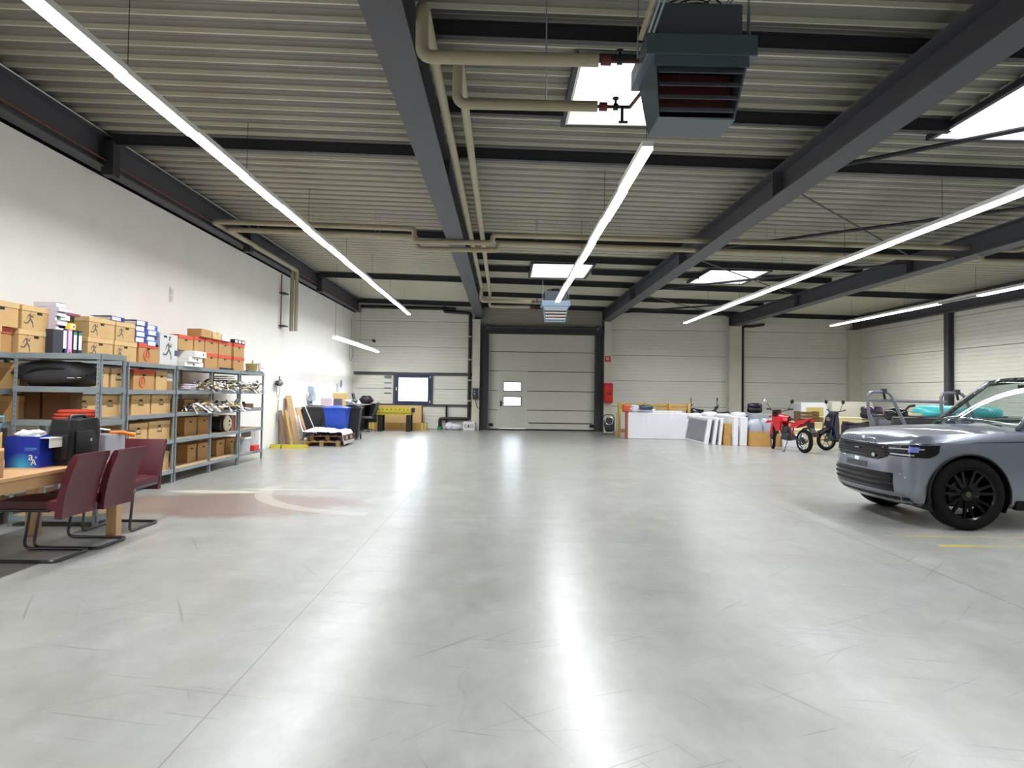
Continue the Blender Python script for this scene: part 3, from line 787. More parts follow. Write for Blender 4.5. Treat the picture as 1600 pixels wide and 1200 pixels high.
rack('metal_rack', 'long galvanised shelf unit piled with metal fittings, two bays', (XS, 10.88, 0), 2.58, .55, LV, mids=(1.29,))
rack('metal_rack', 'last galvanised shelf unit of the wall row, nearly empty', (XS, 13.5, 0), 1.32, .55, LV)
XF_, YF0 = -4.3, 7.32
# the unit standing in front, its long face to the camera
FL = [.11, .60, 1.10, 1.45, 1.80]
rack('metal_rack', 'galvanised shelf unit standing in front behind the wooden table, long side to the viewer', (onY(158, 560, YF0).x - .90, YF0, 0), .90, .48, FL, rz=-PI / 2)
rack('metal_rack', 'galvanised shelf unit at the left edge of the view, beside the front one', (-6.25 + .02, YF0 - .02, 0), .95, .48, FL, rz=-PI / 2) if False else None
# ------------------------------------------------------------------ archive boxes
def runner(b, x, y, z, s):
    """little running figure as flat print on a face looking to +x"""
    for (p, q, r) in (((0, .2), (.02, .02), .035), ((.02, .02), (-.10, -.12), .03), ((-.10, -.12), (-.24, -.14), .024), ((-.24, -.14), (-.30, -.09), .018), ((.02, .02), (.14, -.10), .03), ((.14, -.10), (.17, -.26), .022), ((.0, .17), (.14, .08), .02), ((.14, .08), (.17, .2), .016), ((0, .18), (-.13, .10), .02), ((-.13, .10), (-.16, 0), .016)):
        b.cyl((x, y + p[0] * s, z + p[1] * s), (x, y + q[0] * s, z + q[1] * s), r * s, n=5)
    b.lathe([(.001, -.05 * s), (.05 * s, 0), (.001, .05 * s)], 8, Matrix.Translation((x, y + .05 * s, z + .3 * s)))
    for v in b.bm.verts: v.co.x = x + (v.co.x - x) * .05
def abox(label, y0, y1, z0, z1, xf, d=.36, style='runner', group=None, name='archive_box', cat='box', face='x'):
    """cardboard box with a lid; front face looks to +x at xf"""
    L = y1 - y0; H = z1 - z0
    t = thing(name, label, cat, (xf, (y0 + y1) / 2, z0), 0, group)
    body = M_gbox if style in ('grey', 'greyrunner') else (M_brown if style in ('red', 'redb', 'brown') else M_card)
    lid = {'red': M_redlid, 'redb': M_redlid, 'grey': M_gbox, 'greyrunner': M_gbox, 'brown': M_brown}.get(style, M_card2)
    h = L / 2 - .004; lh = .06 if style != 'greyrunner' else 0
    if lh:
        B().box(-d + .006, -.006, -h + .006, h - .006, 0, H - .01).build('box_body', body, t)
        B().box(-d, 0, -h, h, H - lh, H, bev=.003).build('lid', lid, t)
        B().box(-.0058, -.003, -.04, .04, H - lh - .03, H - lh - .004).build('handle_hole', M_ink, t)
    else: B().box(-d, 0, -h, h, 0, H, bev=.003).build('box_body', body, t)
    fx = -.004 if lh else .001
    if style == 'runner':
        b = B(); runner(b, fx, -.12 * L / .45, H * .42, .32 * min(1, H / .26)); b.build('running_figure_print', M_print, t)
        B().box(-.0058, fx, L * .12, L * .3, H * .42, H * .425).box(-.0058, fx, L * .12, L * .34, H * .33, H * .335).box(-.0058, fx, L * .12, L * .3, H * .25, H * .255).build('printed_lines', mat('pale_print', 'b3916a', .8), t)
    if style == 'greyrunner':
        b = B(); runner(b, .003, -.02, H * .48, .55); b.build('running_figure_print', M_print, t)
        B().box(.0005, .002, -.17, -.07, H - .06, H - .03).box(.0005, .002, .0, .05, H - .055, H - .035).build('printed_lines', M_ink, t)
        B().box(.0005, .003, .18, .27, H * .32, H * .50).build('blue_label', mat('dull_blue_print', '44507c', .6), t)
    if style == 'redb':
        b = B(); r = min(.075, H * .3); b.tube(arc((-.1 * L, H * .40), r, 0, 2 * PI, 20, 'yz', fx)[:-1], .008, 4, True); b.build('ring_print', M_redp, t)
        text('B', r * 1.7, M_redp, t, Matrix.Translation((fx, -.1 * L, H * .40)) @ FACE_X)
    if style == 'script':
        b = B(); b.tube(arc((0, H * .42), .085, .5, 2.4, 10, 'yz', fx), .003, 4); b.build('arc_print', M_print, t)
        text('Emoss', .055, M_print, t, Matrix.Translation((fx, 0, H * .5)) @ FACE_X)
        B().box(-.0058, fx, -L * .2, L * .2, H * .28, H * .285).box(-.0058, fx, -L * .35, L * .35, H * .14, H * .145).build('printed_lines', mat('pale_print', 'b3916a', .8), t)
    return t
def ybox(px0, px1, X): return zx(px0, X), zx(px1, X)
XB = -5.12
GA = 'archive boxes on top of the shelves'
def top(px0, px1, z0, z1, label, style='runner', X=XB, **k):
    a, c = ybox(px0, px1, X); return abox(label, a + .003, c - .003, z0, z1, X, style=style, **k)
T = 1.806
top(-32, 1, T, T + .265, 'tan archive box at the left edge on the shelf top, lower one', X=-5.2, group=GA)
top(-30, 27, T + .267, T + .53, 'tan archive box at the left edge on the shelf top, upper one', X=-5.2, group=GA)
top(26, 82, T, T + .265, 'tan archive box with running figure, left of the upright binders, lower one', X=-5.2, group=GA)
top(30, 86, T + .267, T + .53, 'tan archive box with running figure, left of the upright binders, upper one', X=-5.2, group=GA)
top(135, 176, T, T + .265, 'tan archive box with running figure, just right of the binders, lower one', group=GA)
top(136, 178, T + .267, T + .52, 'tan archive box with running figure, just right of the binders, upper one', group=GA)
top(177, 213, T, T + .265, 'lower tan archive box beside the orange lidded box, running figure half hidden', group=GA)
top(178.5, 214, T + .267, T + .52, 'upper tan archive box under the flat blue binders, running figure on it', group=GA)
top(215, 246, T, T + .28, 'brown box with orange lid and a circled letter on the shelf top', 'redb', group=GA)
top(248, 276, T, T + .47, 'tall grey white carton with dark running figure on the shelf top', 'greyrunner', name='carton')
top(277, 301, T + .26, T + .50, 'orange lidded brown box directly right of the tall grey carton, upper one', 'red', group=GA)
top(277, 302, T, T + .255, 'orange lidded brown box behind the tipped white cartons, lower one', 'red', X=-5.3, group=GA, d=.28)
c3 = [(319, 340, 'left'), (340.5, 361, 'middle'), (364, 381, 'right')]
for (a, c, w_) in c3:
    top(a, c, T, T + .262, 'orange lidded brown box, %s of the last three columns, lower one' % w_, 'red', group=GA)
    top(a, c, T + .264, T + .52, 'orange lidded brown box, %s of the last three columns, upper one' % w_, 'red', group=GA)
# box with an orange lid at the far left, standing on the front unit
t = thing('archive_box', 'brown box with pink red lid at the left edge of the shelf top', 'box', (-5.42, 7.235, 1.806), 0, GA)
B().box(-.14, .16, -.0, .26, 0, .255).build('box_body', M_brown, t); B().box(-.15, .17, -.01, .265, .20, .262, bev=.003).build('lid', mat('pink_red_lid', 'c9605a', .7), t)
B().box(-.1, .13, -.003, 0, .02, .04).box(.03, .13, -.003, 0, .06, .08).build('red_print', M_redp, t)
B().lathe([(.018, 0), (.018, .004)], 10, Matrix.Translation((0.0, 0, .14)) @ Matrix.Rotation(PI / 2, 4, 'X')).build('dot_print', M_ink, t)
# ------------------------------------------------------------------ binders
def binder(label, c, col, rz=0, lie=False, group='ring binders on the shelves', spine='e8e8e8', cap=None, w_=.075, lab=(.09, .30)):
    """lever arch file: spine looks to +x; upright or lying on its side"""
    t = thing('ring_binder', label, 'binder', c, rz, group)
    mc = mat('binder_' + col, col, .45); mp = mat('binder_paper', 'd6d3cf', .8)
    Mx = Matrix.Rotation(PI / 2, 4, 'X') @ Matrix.Translation((0, w_ / 2, 0)) if lie else Matrix.Identity(4)
    if lie: Mx = Matrix.Translation((0, .16, w_ / 2)) @ Matrix.Rotation(PI / 2, 4, 'X')
    h = w_ / 2
    b = B(); b.box(-.28, 0, -h, -h + .003, 0, .32).box(-.28, 0, h - .003, h, 0, .32).box(-.003, 0, -h + .003, h - .003, 0, .32); b.xf(Mx).build('cover', mc, t)
    B().box(-.255, -.012, -h + .008, h - .014, .01, .305).xf(Mx).build('paper_block', mp, t)
    B().box(0, .0012, -h + .008, h - .008, lab[0], lab[1]).xf(Mx).build('spine_label', mat('label_' + spine, spine, .7), t)
    if cap: B().box(.0013, .002, -h + .008, h - .008, .265, .30).xf(Mx).build('label_stripe', mat('label_' + cap, cap, .7), t)
    B().lathe([(.013, .001), (.013, .0025)], 10, Mx @ Matrix.Rotation(PI / 2, 4, 'Y') @ Matrix.Translation((-.045, 0, 0))).build('finger_hole', M_ink, t)
    return t
y = zx(98, XB, 530)
for (col, sp, cap, lab) in (('2f3a86', 'dfe3f2', None, 'upright blue ring binder, first of the four, white label'), ('d59ac4', 'e7c5df', None, 'upright pink ring binder second in the row'), ('23252a', 'dfe8d8', '2f9a63', 'upright black ring binder with green topped label, third in the row'), ('1f2a56', 'dfe8d8', '2f9a63', 'upright dark blue ring binder with green topped label, last in the row')):
    binder(lab, (XB, y + .04, T), col, spine=sp, cap=cap); y += .098
yy = zx(104, XB, 510)
binder('yellow ring binder lying on the upright binders', (XB, yy + .02, T + .322), 'e3b51c', lie=True, spine='efe0a0', lab=(.02, .11))
binder('black ring binder with green end label lying at the top of the binder pile', (XB - .01, yy, T + .322 + .09), '1d2320', lie=True, spine='dfe8d8', cap='2f9a63')
t = thing('book', 'thin dark red folder lying on top of the binder pile', 'folder', (XB - .02, yy + .17, T + .49))
B().box(-.24, 0, -.2, .12, 0, .03).build('cover', mat('dull_red_cover', '8f4a55', .6), t); B().box(-.23, -.004, -.19, .11, .03, .05).build('paper_block', MATS['binder_paper'], t)
# dark filing box left of the binders and white folders lying above it
t = thing('file_box', 'dark grey magazine box left of the upright binders', 'box', (XB, zx(91, XB), T))
B().box(-.3, 0, -.12, .10, 0, .30, bev=.004).build('box_body', mat('charcoal_card', '3a3a46', .7), t)
y0 = zx(83, XB)
for k in range(6):
    sh = [0, .02, -.01, .01, .03, 0][k]
    w_ = .05
    t = thing('ring_binder', 'pale lilac folder lying flat, %s of the stack left of the binders' % ['lowest', 'second', 'third', 'fourth', 'fifth', 'topmost'][k], 'binder', (XB + sh, y0 + .19, T + .302 + k * (w_ + .002)), 0, 'ring binders on the shelves')
    B().box(-.26, 0, -.18, -.005, 0, w_).build('cover', mat('lilac_white', 'cfc8e0' if k % 2 else 'dcd8ea', .6), t)
    B().box(-.24, .001, -.175, -.015, w_ - .006, w_ - .002).build('edge_line', M_ink if k % 2 else mat('dull_violet', '7a6f9a', .6), t)
# blue binders lying: on the orange lidded box and beside it
y0 = zx(217, XB) 
for k in range(4):
    binder('white spined blue binder lying flat on the orange lidded box, %s of four' % ['lowest', 'second', 'third', 'topmost'][k], (XB + .01 * (k % 2), y0 + .02, T + .282 + k * .078), '3a4f9c', lie=True, spine='e4e4f0', w_=.076)
for k in range(4):
    binder('blue binder lying flat in the rear stack by the grey carton, %s of four' % ['lowest', 'second', 'third', 'topmost'][k], (XB - .02 * (k % 2), y0 + .36, T + .25 + k * .078), '5577b5', lie=True, spine='dfe3f4', w_=.076)
t = thing('file_box', 'low brown carton under the rear stack of blue binders', 'box', (XB, y0 + .52, T)); B().box(-.3, -.01, -.15, .08, 0, .248).build('box_body', M_brown, t)
binder('dark blue ring binder lying on the upper tan archive box', (XB, zx(181, XB), T + .522), '2b3a8c', lie=True, spine='ccd2ea', w_=.06)
# tipped white cartons and files
def carton(label, c, s, rz=0, m=None, tilt=None, name='carton', group=None, tape=True):
    t = thing(name, label, 'box', c, rz, group, tilt)
    B().box(-s[0] / 2, s[0] / 2, -s[1] / 2, s[1] / 2, 0, s[2], bev=.003).build('box_body', m or M_gbox, t)
    if tape: B().box(-s[0] / 2 - .001, s[0] / 2 + .001, -.02, .02, s[2] * .6, s[2] + .001).build('tape', mat('tape_tan', 'a9885c', .5), t)
    return t
g = 'white cartons lying on the shelf top'
ya = zx(281, XB)
for k, (dy, dz, L_, hh, lab) in enumerate(((.30, 0, .62, .07, 'white document carton lying flat, lowest of the pile right of the tall carton'), (.30, .073, .5, .08, 'white document carton lying flat, second of the pile right of the tall carton'), (.42, .156, .52, .10, 'white document carton lying on top of the flat pile'))):
    t = carton(lab, (XB + .02 * k - .06, ya + dy, T + dz), (.3, L_, hh), .05 * k - .04, M_white, group=g, tape=False)
    B().box(.151, .153, -.04 + .07 * k, .0 + .07 * k, hh * .3, hh * .7).build('end_label', M_ink, t)
y3 = zx(305.5, XB)
carton('brown archive file carton with grey ends, on the orange lids', (XB - .08, y3 + .28, T + .522), (.24, .40, .13), 0, M_brown, group=g)
top(302, 318.5, T + .264, T + .52, 'orange lidded brown box between the grey carton and the three columns, upper one', 'red', group=GA)
top(302, 318, T, T + .262, 'orange lidded brown box between the grey carton and the three columns, lower one', 'red', X=-5.25, group=GA, d=.3)
y3 = zx(326, XB)
carton('small tan and white carton on the orange lids, middle of three', (XB - .08, y3 + .2, T + .522), (.24, .34, .12), 0, M_card2, group=g)
carton('small white carton on the orange lids, rightmost of three', (XB - .08, y3 + .62, T + .522), (.24, .36, .10), 0, M_white, group=g, tape=False)
y4 = zx(365, XB)
for k in range(3):
    t = thing('ring_binder', 'black and white binder lying on the orange lids at their right end, ' + ['left', 'middle', 'right'][k] + ' of three', 'binder', (XB, y4 + k * .18, T + .522), 0, 'ring binders on the shelves')
    B().box(-.26, 0, .0, .17, 0, .075).build('cover', M_ink if k != 1 else M_dgr, t); B().box(0.0005, .002, .02, .14, .015, .06).build('spine_label', M_white, t)
# items at the right end of the top
t = thing('flower_pot', 'small yellowish metal pot with handle on the last shelf unit', 'pot', (XB - .05, zx(396, XB), T))
B().lathe([(.10, 0), (.12, .16), (.125, .17), (.11, .17), (.09, .01)], 16).build('pot_body', mat('brass_dull', 'b0a468', .4, .5), t, smooth=True)
B().cyl((0, 0, .12), (.03, 0, .24), .015, n=6).build('handle', M_alu, t)
t = thing('tap_fitting', 'pale standing valve fitting beside the yellowish pot', 'fitting', (XB - .05, zx(408, XB), T))
B().cyl((0, 0, 0), (0, 0, .16), .03, n=10).cyl((0, 0, .16), (0, 0, .2), .045, n=10).cyl((-.06, -.06, .1), (.06, .1, .1), .015, n=8).cyl((0, .1, .02), (0, .22, .02), .018, n=8).build('fitting_body', mat('pale_pink_metal', 'd8cfd0', .4), t)
t = thing('carrying_rack', 'dark blue flat metal frame lying on the last shelf unit', 'frame', (XB + .02, zx(385, XB), T))
B().tube([(-.3, 0, .012), (0, 0, .012), (0, .85, .012), (-.3, .85, .012)], .012, 6, True).cyl((0, .6, .012), (-.02, .75, .05), .01, n=5).build('frame_tube', mat('dark_blue_metal', '2f3b60', .4), t)
t = thing('file_box', 'low dark and white tray under the orange lidded boxes', 'box', (XB + .04, zx(352, XB), T)); B().box(-.03, 0, -.3, .28, 0, .03).build('tray_body', M_ink, t)
# boxes inside the wall racks
def inside(px0, px1, lv, h, label, style='script', X=-5.14, **k):
    a, c = ybox(px0, px1, X); return abox(label, a + .004, c - .004, lv + .001, lv + .001 + h, X, style=style, **k)
GI = 'archive boxes inside the wall shelves'
inside(208, 242, 1.42, .29, 'orange lidded box with a circled letter inside the shelves', 'redb', group=GI)
inside(243.5, 262, 1.42, .28, 'tan box right of the orange lidded box inside the shelves', 'plain', group=GI)
inside(206, 236.5, 1.07, .28, 'tan archive box below the orange lidded one, left of the pair', group=GI)
inside(237.5, 268, 1.07, .28, 'tan archive box below the orange lidded one, right of the pair', group=GI)
inside(204, 233.5, .66, .29, 'tan lidded archive box on the second lowest shelf, left of the pair', group=GI)
inside(234.5, 268, .66, .30, 'tan lidded archive box on the second lowest shelf, right of the pair', group=GI)
inside(207, 238, .2, .29, 'shaded brown box on the lowest shelf behind the chairs, left', 'plain', group=GI)
inside(239, 268, .2, .29, 'shaded brown box on the lowest shelf behind the chairs, right', 'plain', group=GI)
carton('white carton over brown one in the narrow gap, upper', (-5.3, zx(268, -5.14), 1.56), (.28, .2, .12), 0, M_white, group='cartons in the shelf gap', tape=False)
carton('brown carton under the white one in the narrow gap', (-5.3, zx(268, -5.14), 1.421), (.28, .22, .135), 0, M_brown, group='cartons in the shelf gap', tape=False)
for i, (a, c, lv, h) in enumerate(((290, 310, .66, .3), (311, 331, .66, .3), (296, 310, .2, .3), (312, 331, .2, .3), (341, 354, .2, .3), (356, 374, .2, .3), (336, 345, .66, .28), (289, 305, 1.07, .2), (310, 330, 1.07, .2))):
    inside(a, c, lv, h, ['brown box at the left on the second lowest shelf of the long rack', 'brown box at the right on the second lowest shelf of the long rack, first bay', 'brown box on the lowest shelf of the long rack, leftmost', 'brown box on the lowest shelf of the long rack, second', 'brown box on the lowest shelf of the long rack, third', 'brown box on the lowest shelf of the long rack, rightmost', 'dark brown box left of the black cylinder on the long rack', 'dark box behind the upper fittings on the long rack, left', 'dark box behind the upper fittings on the long rack, right'][i], 'brown', X=-5.3, d=.26, group='brown boxes inside the long rack')
# boxes inside the near racks
for i, (a, c, lv) in enumerate(((112, 138, 1.42), (141, 171, 1.42), (173, 198, 1.42), (112, 152, 1.07), (154, 192, 1.07), (30, 82, 1.42), (30, 84, 1.07))):
    inside(a, c, lv, .28, ['tan archive box behind the dark bag, right end', 'tan archive box behind the front post, upper shelf', 'tan archive box beside the front unit\'s side, upper shelf', 'tan archive box with script print above the orange cloth, left', 'tan archive box with script print above the orange cloth, right', 'shaded archive box behind the dark bag', 'shaded brown box on the shelf below the dark bag'][i], 'script', group='archive boxes in the near wall racks')
# on the front unit
def yb_(px, py, Y): return onY(px, py, Y)
t = thing('tarpaulin_bag', 'crumpled dark grey tarpaulin bag on the upper shelf of the front unit', 'bag', (-4.78, 7.52, 1.452))
B().lump((0, 0, 0), (.84, .34, .27), 3, .16, 1.7, 22, 12, .75).build('bag_body', mat('dark_tarp', '34353a', .55, bump=.25, scale=4), t, smooth='all')
B().box(.22, .3, -.186, -.183, .09, .097).box(.32, .36, -.18, -.177, .095, .102).build('white_print', M_white, t)
B().tube(fillet([(-.35, -.1, .08), (-.1, -.18, .2), (.15, -.17, .2), (.38, -.08, .12)], .1), .012, 6).build('strap', M_black, t)
t = thing('folded_cloth', 'folded orange red cloth on the shelf above the black bag', 'cloth', (-4.31 - .2, 7.42, 1.102))
for k in range(3): B().lump((0.0 + .01 * k, 0, .035 * k), (.42 - .02 * k, .22, .045), 9 + k, .10, 1.5, 18, 8, .6).build('fold', mat('orange_red_cloth', 'd8513a', .8), t, smooth='all')
for i, (x0, x1) in enumerate(((-5.22, -4.98), (-4.95, -4.66))):
    t = thing('archive_box', ['shaded brown box on the front unit under the tarpaulin bag, left', 'shaded brown box on the front unit under the tarpaulin bag, right'][i], 'box', ((x0 + x1) / 2, 7.68, 1.102), 0, 'shaded boxes on the front unit')
    hw = (x1 - x0) / 2; B().box(-hw, hw, -.12, .1, 0, .28).build('box_body', mat('dark_card', '6b4a30', .85), t); B().box(-hw - .004, hw + .004, -.125, .105, .24, .29).build('lid', MATS['dark_card'], t)
# metal fittings piled on the long rack
M_brass = mat('dull_brass_fitting', 'a99f6e', .35, .7); M_pale = mat('pale_strip', 'd9d4dc', .5); M_fdark = mat('dark_fitting', '3c3a44', .4, .4)
def fittings(label, c, n, seed, spread=(.3, .3, .12), group='bundles of metal fittings'):
    q = random.Random(seed)
    t = thing('fitting_bundle', label, 'fittings', c, 0, group)
    for nm, mm, cnt in (('brass_fittings', M_brass, n), ('pale_strips', M_pale, int(n * 1.4)), ('dark_fittings', M_fdark, n // 2)):
        b = B()
        for i in range(cnt):
            x = q.uniform(-.5, .5) * spread[0]; y = q.uniform(-.5, .5) * spread[1]; z = .02 + q.random() * spread[2]
            a = q.uniform(-1, 1); L = q.uniform(.08, .18) if nm == 'pale_strips' else q.uniform(.05, .13)
            d = Vector((q.uniform(.2, 1), q.uniform(-.8, .8), q.uniform(-.5, .4) if nm != 'pale_strips' else q.uniform(-.9, .1))).normalized() * L
            p = Vector((x, y, z)); e = p + d
            if p.x < .0: e.z = max(e.z, .012)
            if nm == 'pale_strips':
                if e.x > .09: e.z = max(e.z, -.12)
                elif e.z < .01: e.z = .015
                s = Vector((0, q.uniform(.02, .045), .004)); b.add([p - s, p + s, e + s, e - s, p - s + Vector((0, 0, .006)), p + s + Vector((0, 0, .006)), e + s + Vector((0, 0, .006)), e - s + Vector((0, 0, .006))], [(0, 3, 2, 1), (4, 5, 6, 7), (0, 1, 5, 4), (1, 2, 6, 5), (2, 3, 7, 6), (3, 0, 4, 7)])
            else:
                b.cyl(p, e, q.uniform(.012, .026), n=7); b.cyl(e, e + d.normalized() * .02, q.uniform(.02, .032), n=8)
        o = b.build(nm, mm, t); o['kind'] = 'stuff'
pos = [(303, 'first bundle from the left on the middle shelf'), (318, 'second bundle on the middle shelf'), (330, 'bundle hanging over at the middle post'), (346, 'fourth bundle on the middle shelf'), (357, 'fifth bundle on the middle shelf'), (368, 'last bundle on the middle shelf')]
for i, (px, lb) in enumerate(pos): fittings('brass and white metal fittings, ' + lb, (-5.14, zx(px, -5.12), 1.072), 9, 20 + i)
pos = [(316, 'dark ones right of the folded white cloth'), (328, 'dark ones at the middle post'), (346, 'big ones right of the middle post'), (360, 'ones hanging over the upper rail'), (371, 'ones at the far post'), (384, 'ones left on the last unit'), (397, 'grey ones in the middle of the last unit')]
for i, (px, lb) in enumerate(pos): fittings('metal fittings on the upper shelf, ' + lb, (-5.15, zx(px, -5.12), 1.422), 8 if i > 1 else 6, 40 + i, (.3, .34, .15), 'fittings on the upper shelf')
t = thing('folded_cloth', 'striped white cloth bundle on the upper shelf of the long rack', 'cloth', (-5.25, zx(294, -5.2), 1.422))
for k in range(3): B().lump((0, 0, .03 * k), (.3, .42 - .05 * k, .045), 30 + k, .12, 1.8, 16, 6, .6).build('fold', mat('grey_white_cloth', 'bdb8c2', .8), t, smooth='all')
t = thing('white_bracket', 'white triangular bracket plate standing on the upper shelf', 'bracket', (-5.1, zx(341, -5.1), 1.422)); B().prism([(-.12, 0), (.14, 0), (.03, .15), (-.06, .13)], -.02, 0, 'x').build('plate', M_white, t); B().cyl((.001, 0, .07), (-.001, 0, .07), .015, n=8).build('hole', M_ink, t)
for k in range(3):
    o = B().box(-.3, 0, -.2, .2, 0, .02).build('flat_tray', M_white if k else M_fdark, loc=(-5.2, zx(365, -5.15), 1.60 + .04 * k)); tag(o, ['dark flat tray high in the long rack', 'thin white tray in the stack high in the long rack, lower', 'thin white tray in the stack high in the long rack, upper'][k], 'tray', 'flat trays in the long rack')
t = thing('drum', 'black round cylinder lying on the second lowest shelf', 'cylinder', (-5.2, zx(349, -5.15), .662)); B().cyl((-.2, 0, .14), (.06, 0, .14), .135, n=20).build('drum', M_black, t, smooth=True)
t = thing('lamp_shade', 'cream disc shaped lamp shade standing on the second lowest shelf', 'disc', (-5.1, zx(357, -5.1), .662)); B().lathe([(.001, .05), (.1, .04), (.15, 0), (.15, -.02), (.001, -.02)], 20, Matrix.Translation((0, 0, .155)) @ Matrix.Rotation(PI / 2, 4, 'Y')).build('disc_body', mat('cream_enamel', 'c9c2a8', .4), t, smooth=True)
B().cyl((.045, -.03, .2), (.06, -.03, .2), .018, n=8).cyl((.045, -.06, .13), (.06, -.02, .13), .008, n=6).build('knob', M_black, t)
carton('pinkish brown box at the far post on the second lowest shelf', (-5.26, zx(368, -5.12), .662), (.24, .24, .29), 0, mat('pinkish_card', 'a36a58', .8))
t = thing('wood_tray', 'small brown wooden tray on the last unit', 'tray', (-5.2, zx(389, -5.15), 1.072))
B().box(-.2, .08, -.2, .2, 0, .012).box(.07, .08, -.2, .2, .012, .09).box(-.2, -.19, -.2, .2, .012, .09).box(-.19, .07, -.2, -.19, .012, .09).box(-.19, .07, .19, .2, .012, .09).build('tray_body', mat('brown_wood', '6e4a3a', .7), t)
B().cyl((-.05, 0, .012), (-.05, 0, .13), .03, n=8).build('bottle', M_black, t)
t = thing('storage_jar', 'large clear plastic tub with white lid on the lowest shelf of the last unit', 'tub', (-5.2, zx(386, -5.15), .202)); B().lathe([(.13, 0), (.15, .26), (.14, .26), (.12, .01)], 18).build('tub_body', mat('milky_plastic', 'b9bcc0', .3), t, smooth=True); B().lathe([(.16, .26), (.16, .29), (.001, .29)], 18).build('lid', M_white, t)
t = thing('storage_jar', 'small glass jar left of the clear plastic tub', 'jar', (-5.15, zx(373, -5.15), .202)); B().lathe([(.06, 0), (.06, .2), (.04, .23), (.04, .25)], 14).build('jar_body', mat('grey_glass', '7c848a', .15), t, smooth=True); B().lathe([(.045, .25), (.045, .27), (.001, .27)], 14).build('lid', M_alu, t)
carton('small red carton with white mark on the lowest shelf of the last unit', (-5.1, zx(399, -5.1), .202), (.12, .3, .11), 0, M_red)
carton('light grey flat box at the back of the last unit', (-5.4, zx(400, -5.3), .202), (.2, .5, .36), 0, M_gbox)
# ------------------------------------------------------------------ table, chairs and what lies on the table
M_oak = mat('light_oak', 'c49a6c', .5, var=.10, scale=3, stretch=(12, 1, 1))
M_leather = mat('burgundy_leather', '571e2a', .42, bump=.05, scale=30)
M_gun = mat('gunmetal_tube', '55565c', .3, .8)
TX0, TX1, TY0, TY1, TH = -4.62, -3.72, 4.65, 6.99, .76
tb = thing('dining_table', 'light oak table with square legs, loaded with cartons and a black bag', 'table', (TX0, TY0, 0))
w_, l_ = TX1 - TX0, TY1 - TY0
B().box(0, w_, 0, l_, TH - .032, TH, bev=.004).build('tabletop', M_oak, tb)
for (a, c, e, f) in ((.03, w_ - .03, .03, .055), (.03, w_ - .03, l_ - .055, l_ - .03), (.02, .045, .055, l_ - .055), (w_ - .045, w_ - .02, .055, l_ - .055)): B().box(a, c, e, f, TH - .125, TH - .033).build('apron', M_oak, tb)
for x in (.012, w_ - .112):
    for y in (.012, l_ - .152): B().box(x, x + .1, y, y + .1, 0, TH - .126 if False else TH - .033, bev=.004).build('leg', M_oak, tb)
def chair(label, loc, rz):
    """cantilever chair, sitter looks to -x; origin on the floor at the back corner line"""
    t = thing('cantilever_chair', label, 'chair', loc, rz, 'burgundy cantilever chairs at the table')
    p = [(-.06, -.235, .43), (-.52, -.235, .43), (-.58, -.235, .0145), (0, -.24, .0145), (0, .24, .0145), (-.58, .235, .0145), (-.52, .235, .43), (-.06, .235, .43)]
    B().tube(fillet(p, .07), .0135, 9).build('frame_tube', M_gun, t, smooth=True)
    b = B()
    def seat(u, v): 
        x = -.54 + .56 * u; y = -.235 + .47 * v
        return (x, y, .505 + .012 * math.cos((v - .5) * PI) - .03 * max(0, .12 - u) / .12)
    V = b.grid(seat, 10, 8)
    W = b.grid(lambda u, v: (seat(u, v)[0], seat(u, v)[1], .425 + .02 * (1 - min(1, u * 5))), 10, 8)
    for A, C in (([r[0] for r in V], [r[0] for r in W]), ([r[-1] for r in V], [r[-1] for r in W]), (V[0], W[0]), (V[-1], W[-1])):
        for i in range(len(A) - 1): b.bm.faces.new((A[i], A[i + 1], C[i + 1], C[i]))
    b.build('seat', M_leather, t, smooth=True)
    def bk(u, v, off):
        z = .36 + .53 * u; y = -.235 + .47 * v
        x = -.02 + .02 * math.sin(u * PI) * -1 + .13 * u ** 1.2 + off - .02 * math.sin(v * PI)
        return (x, y, z)
    b = B(); n1, n2 = 12, 8
    V = b.grid(lambda u, v: bk(u, v, .0 + .012 * (u > .97)), n1, n2); W = b.grid(lambda u, v: bk(u, v, .062 - .012 * (u > .97)), n1, n2)
    for A, C in (([r[0] for r in V], [r[0] for r in W]), ([r[-1] for r in V], [r[-1] for r in W]), (V[0], W[0]), (V[-1], W[-1])):
        for i in range(len(A) - 1): b.bm.faces.new((A[i], A[i + 1], C[i + 1], C[i]))
    bmesh.ops.bevel(b.bm, geom=[e for e in b.bm.edges if e.is_manifold and e.calc_face_angle(0) > 1.0], offset=.014, segments=2, affect='EDGES')
    b.build('backrest', M_leather, t, smooth=True)
    return t
c1 = chair('burgundy leather cantilever chair nearest to the viewer', (-3.66, 6.05, 0), .0)
dup(c1, (-3.60, 6.555, 0), -.02, 'burgundy leather cantilever chair in the middle, by the oak table leg')
dup(c1, (-3.955, 7.64, 0), PI / 2, 'burgundy leather cantilever chair at the far end of the table')
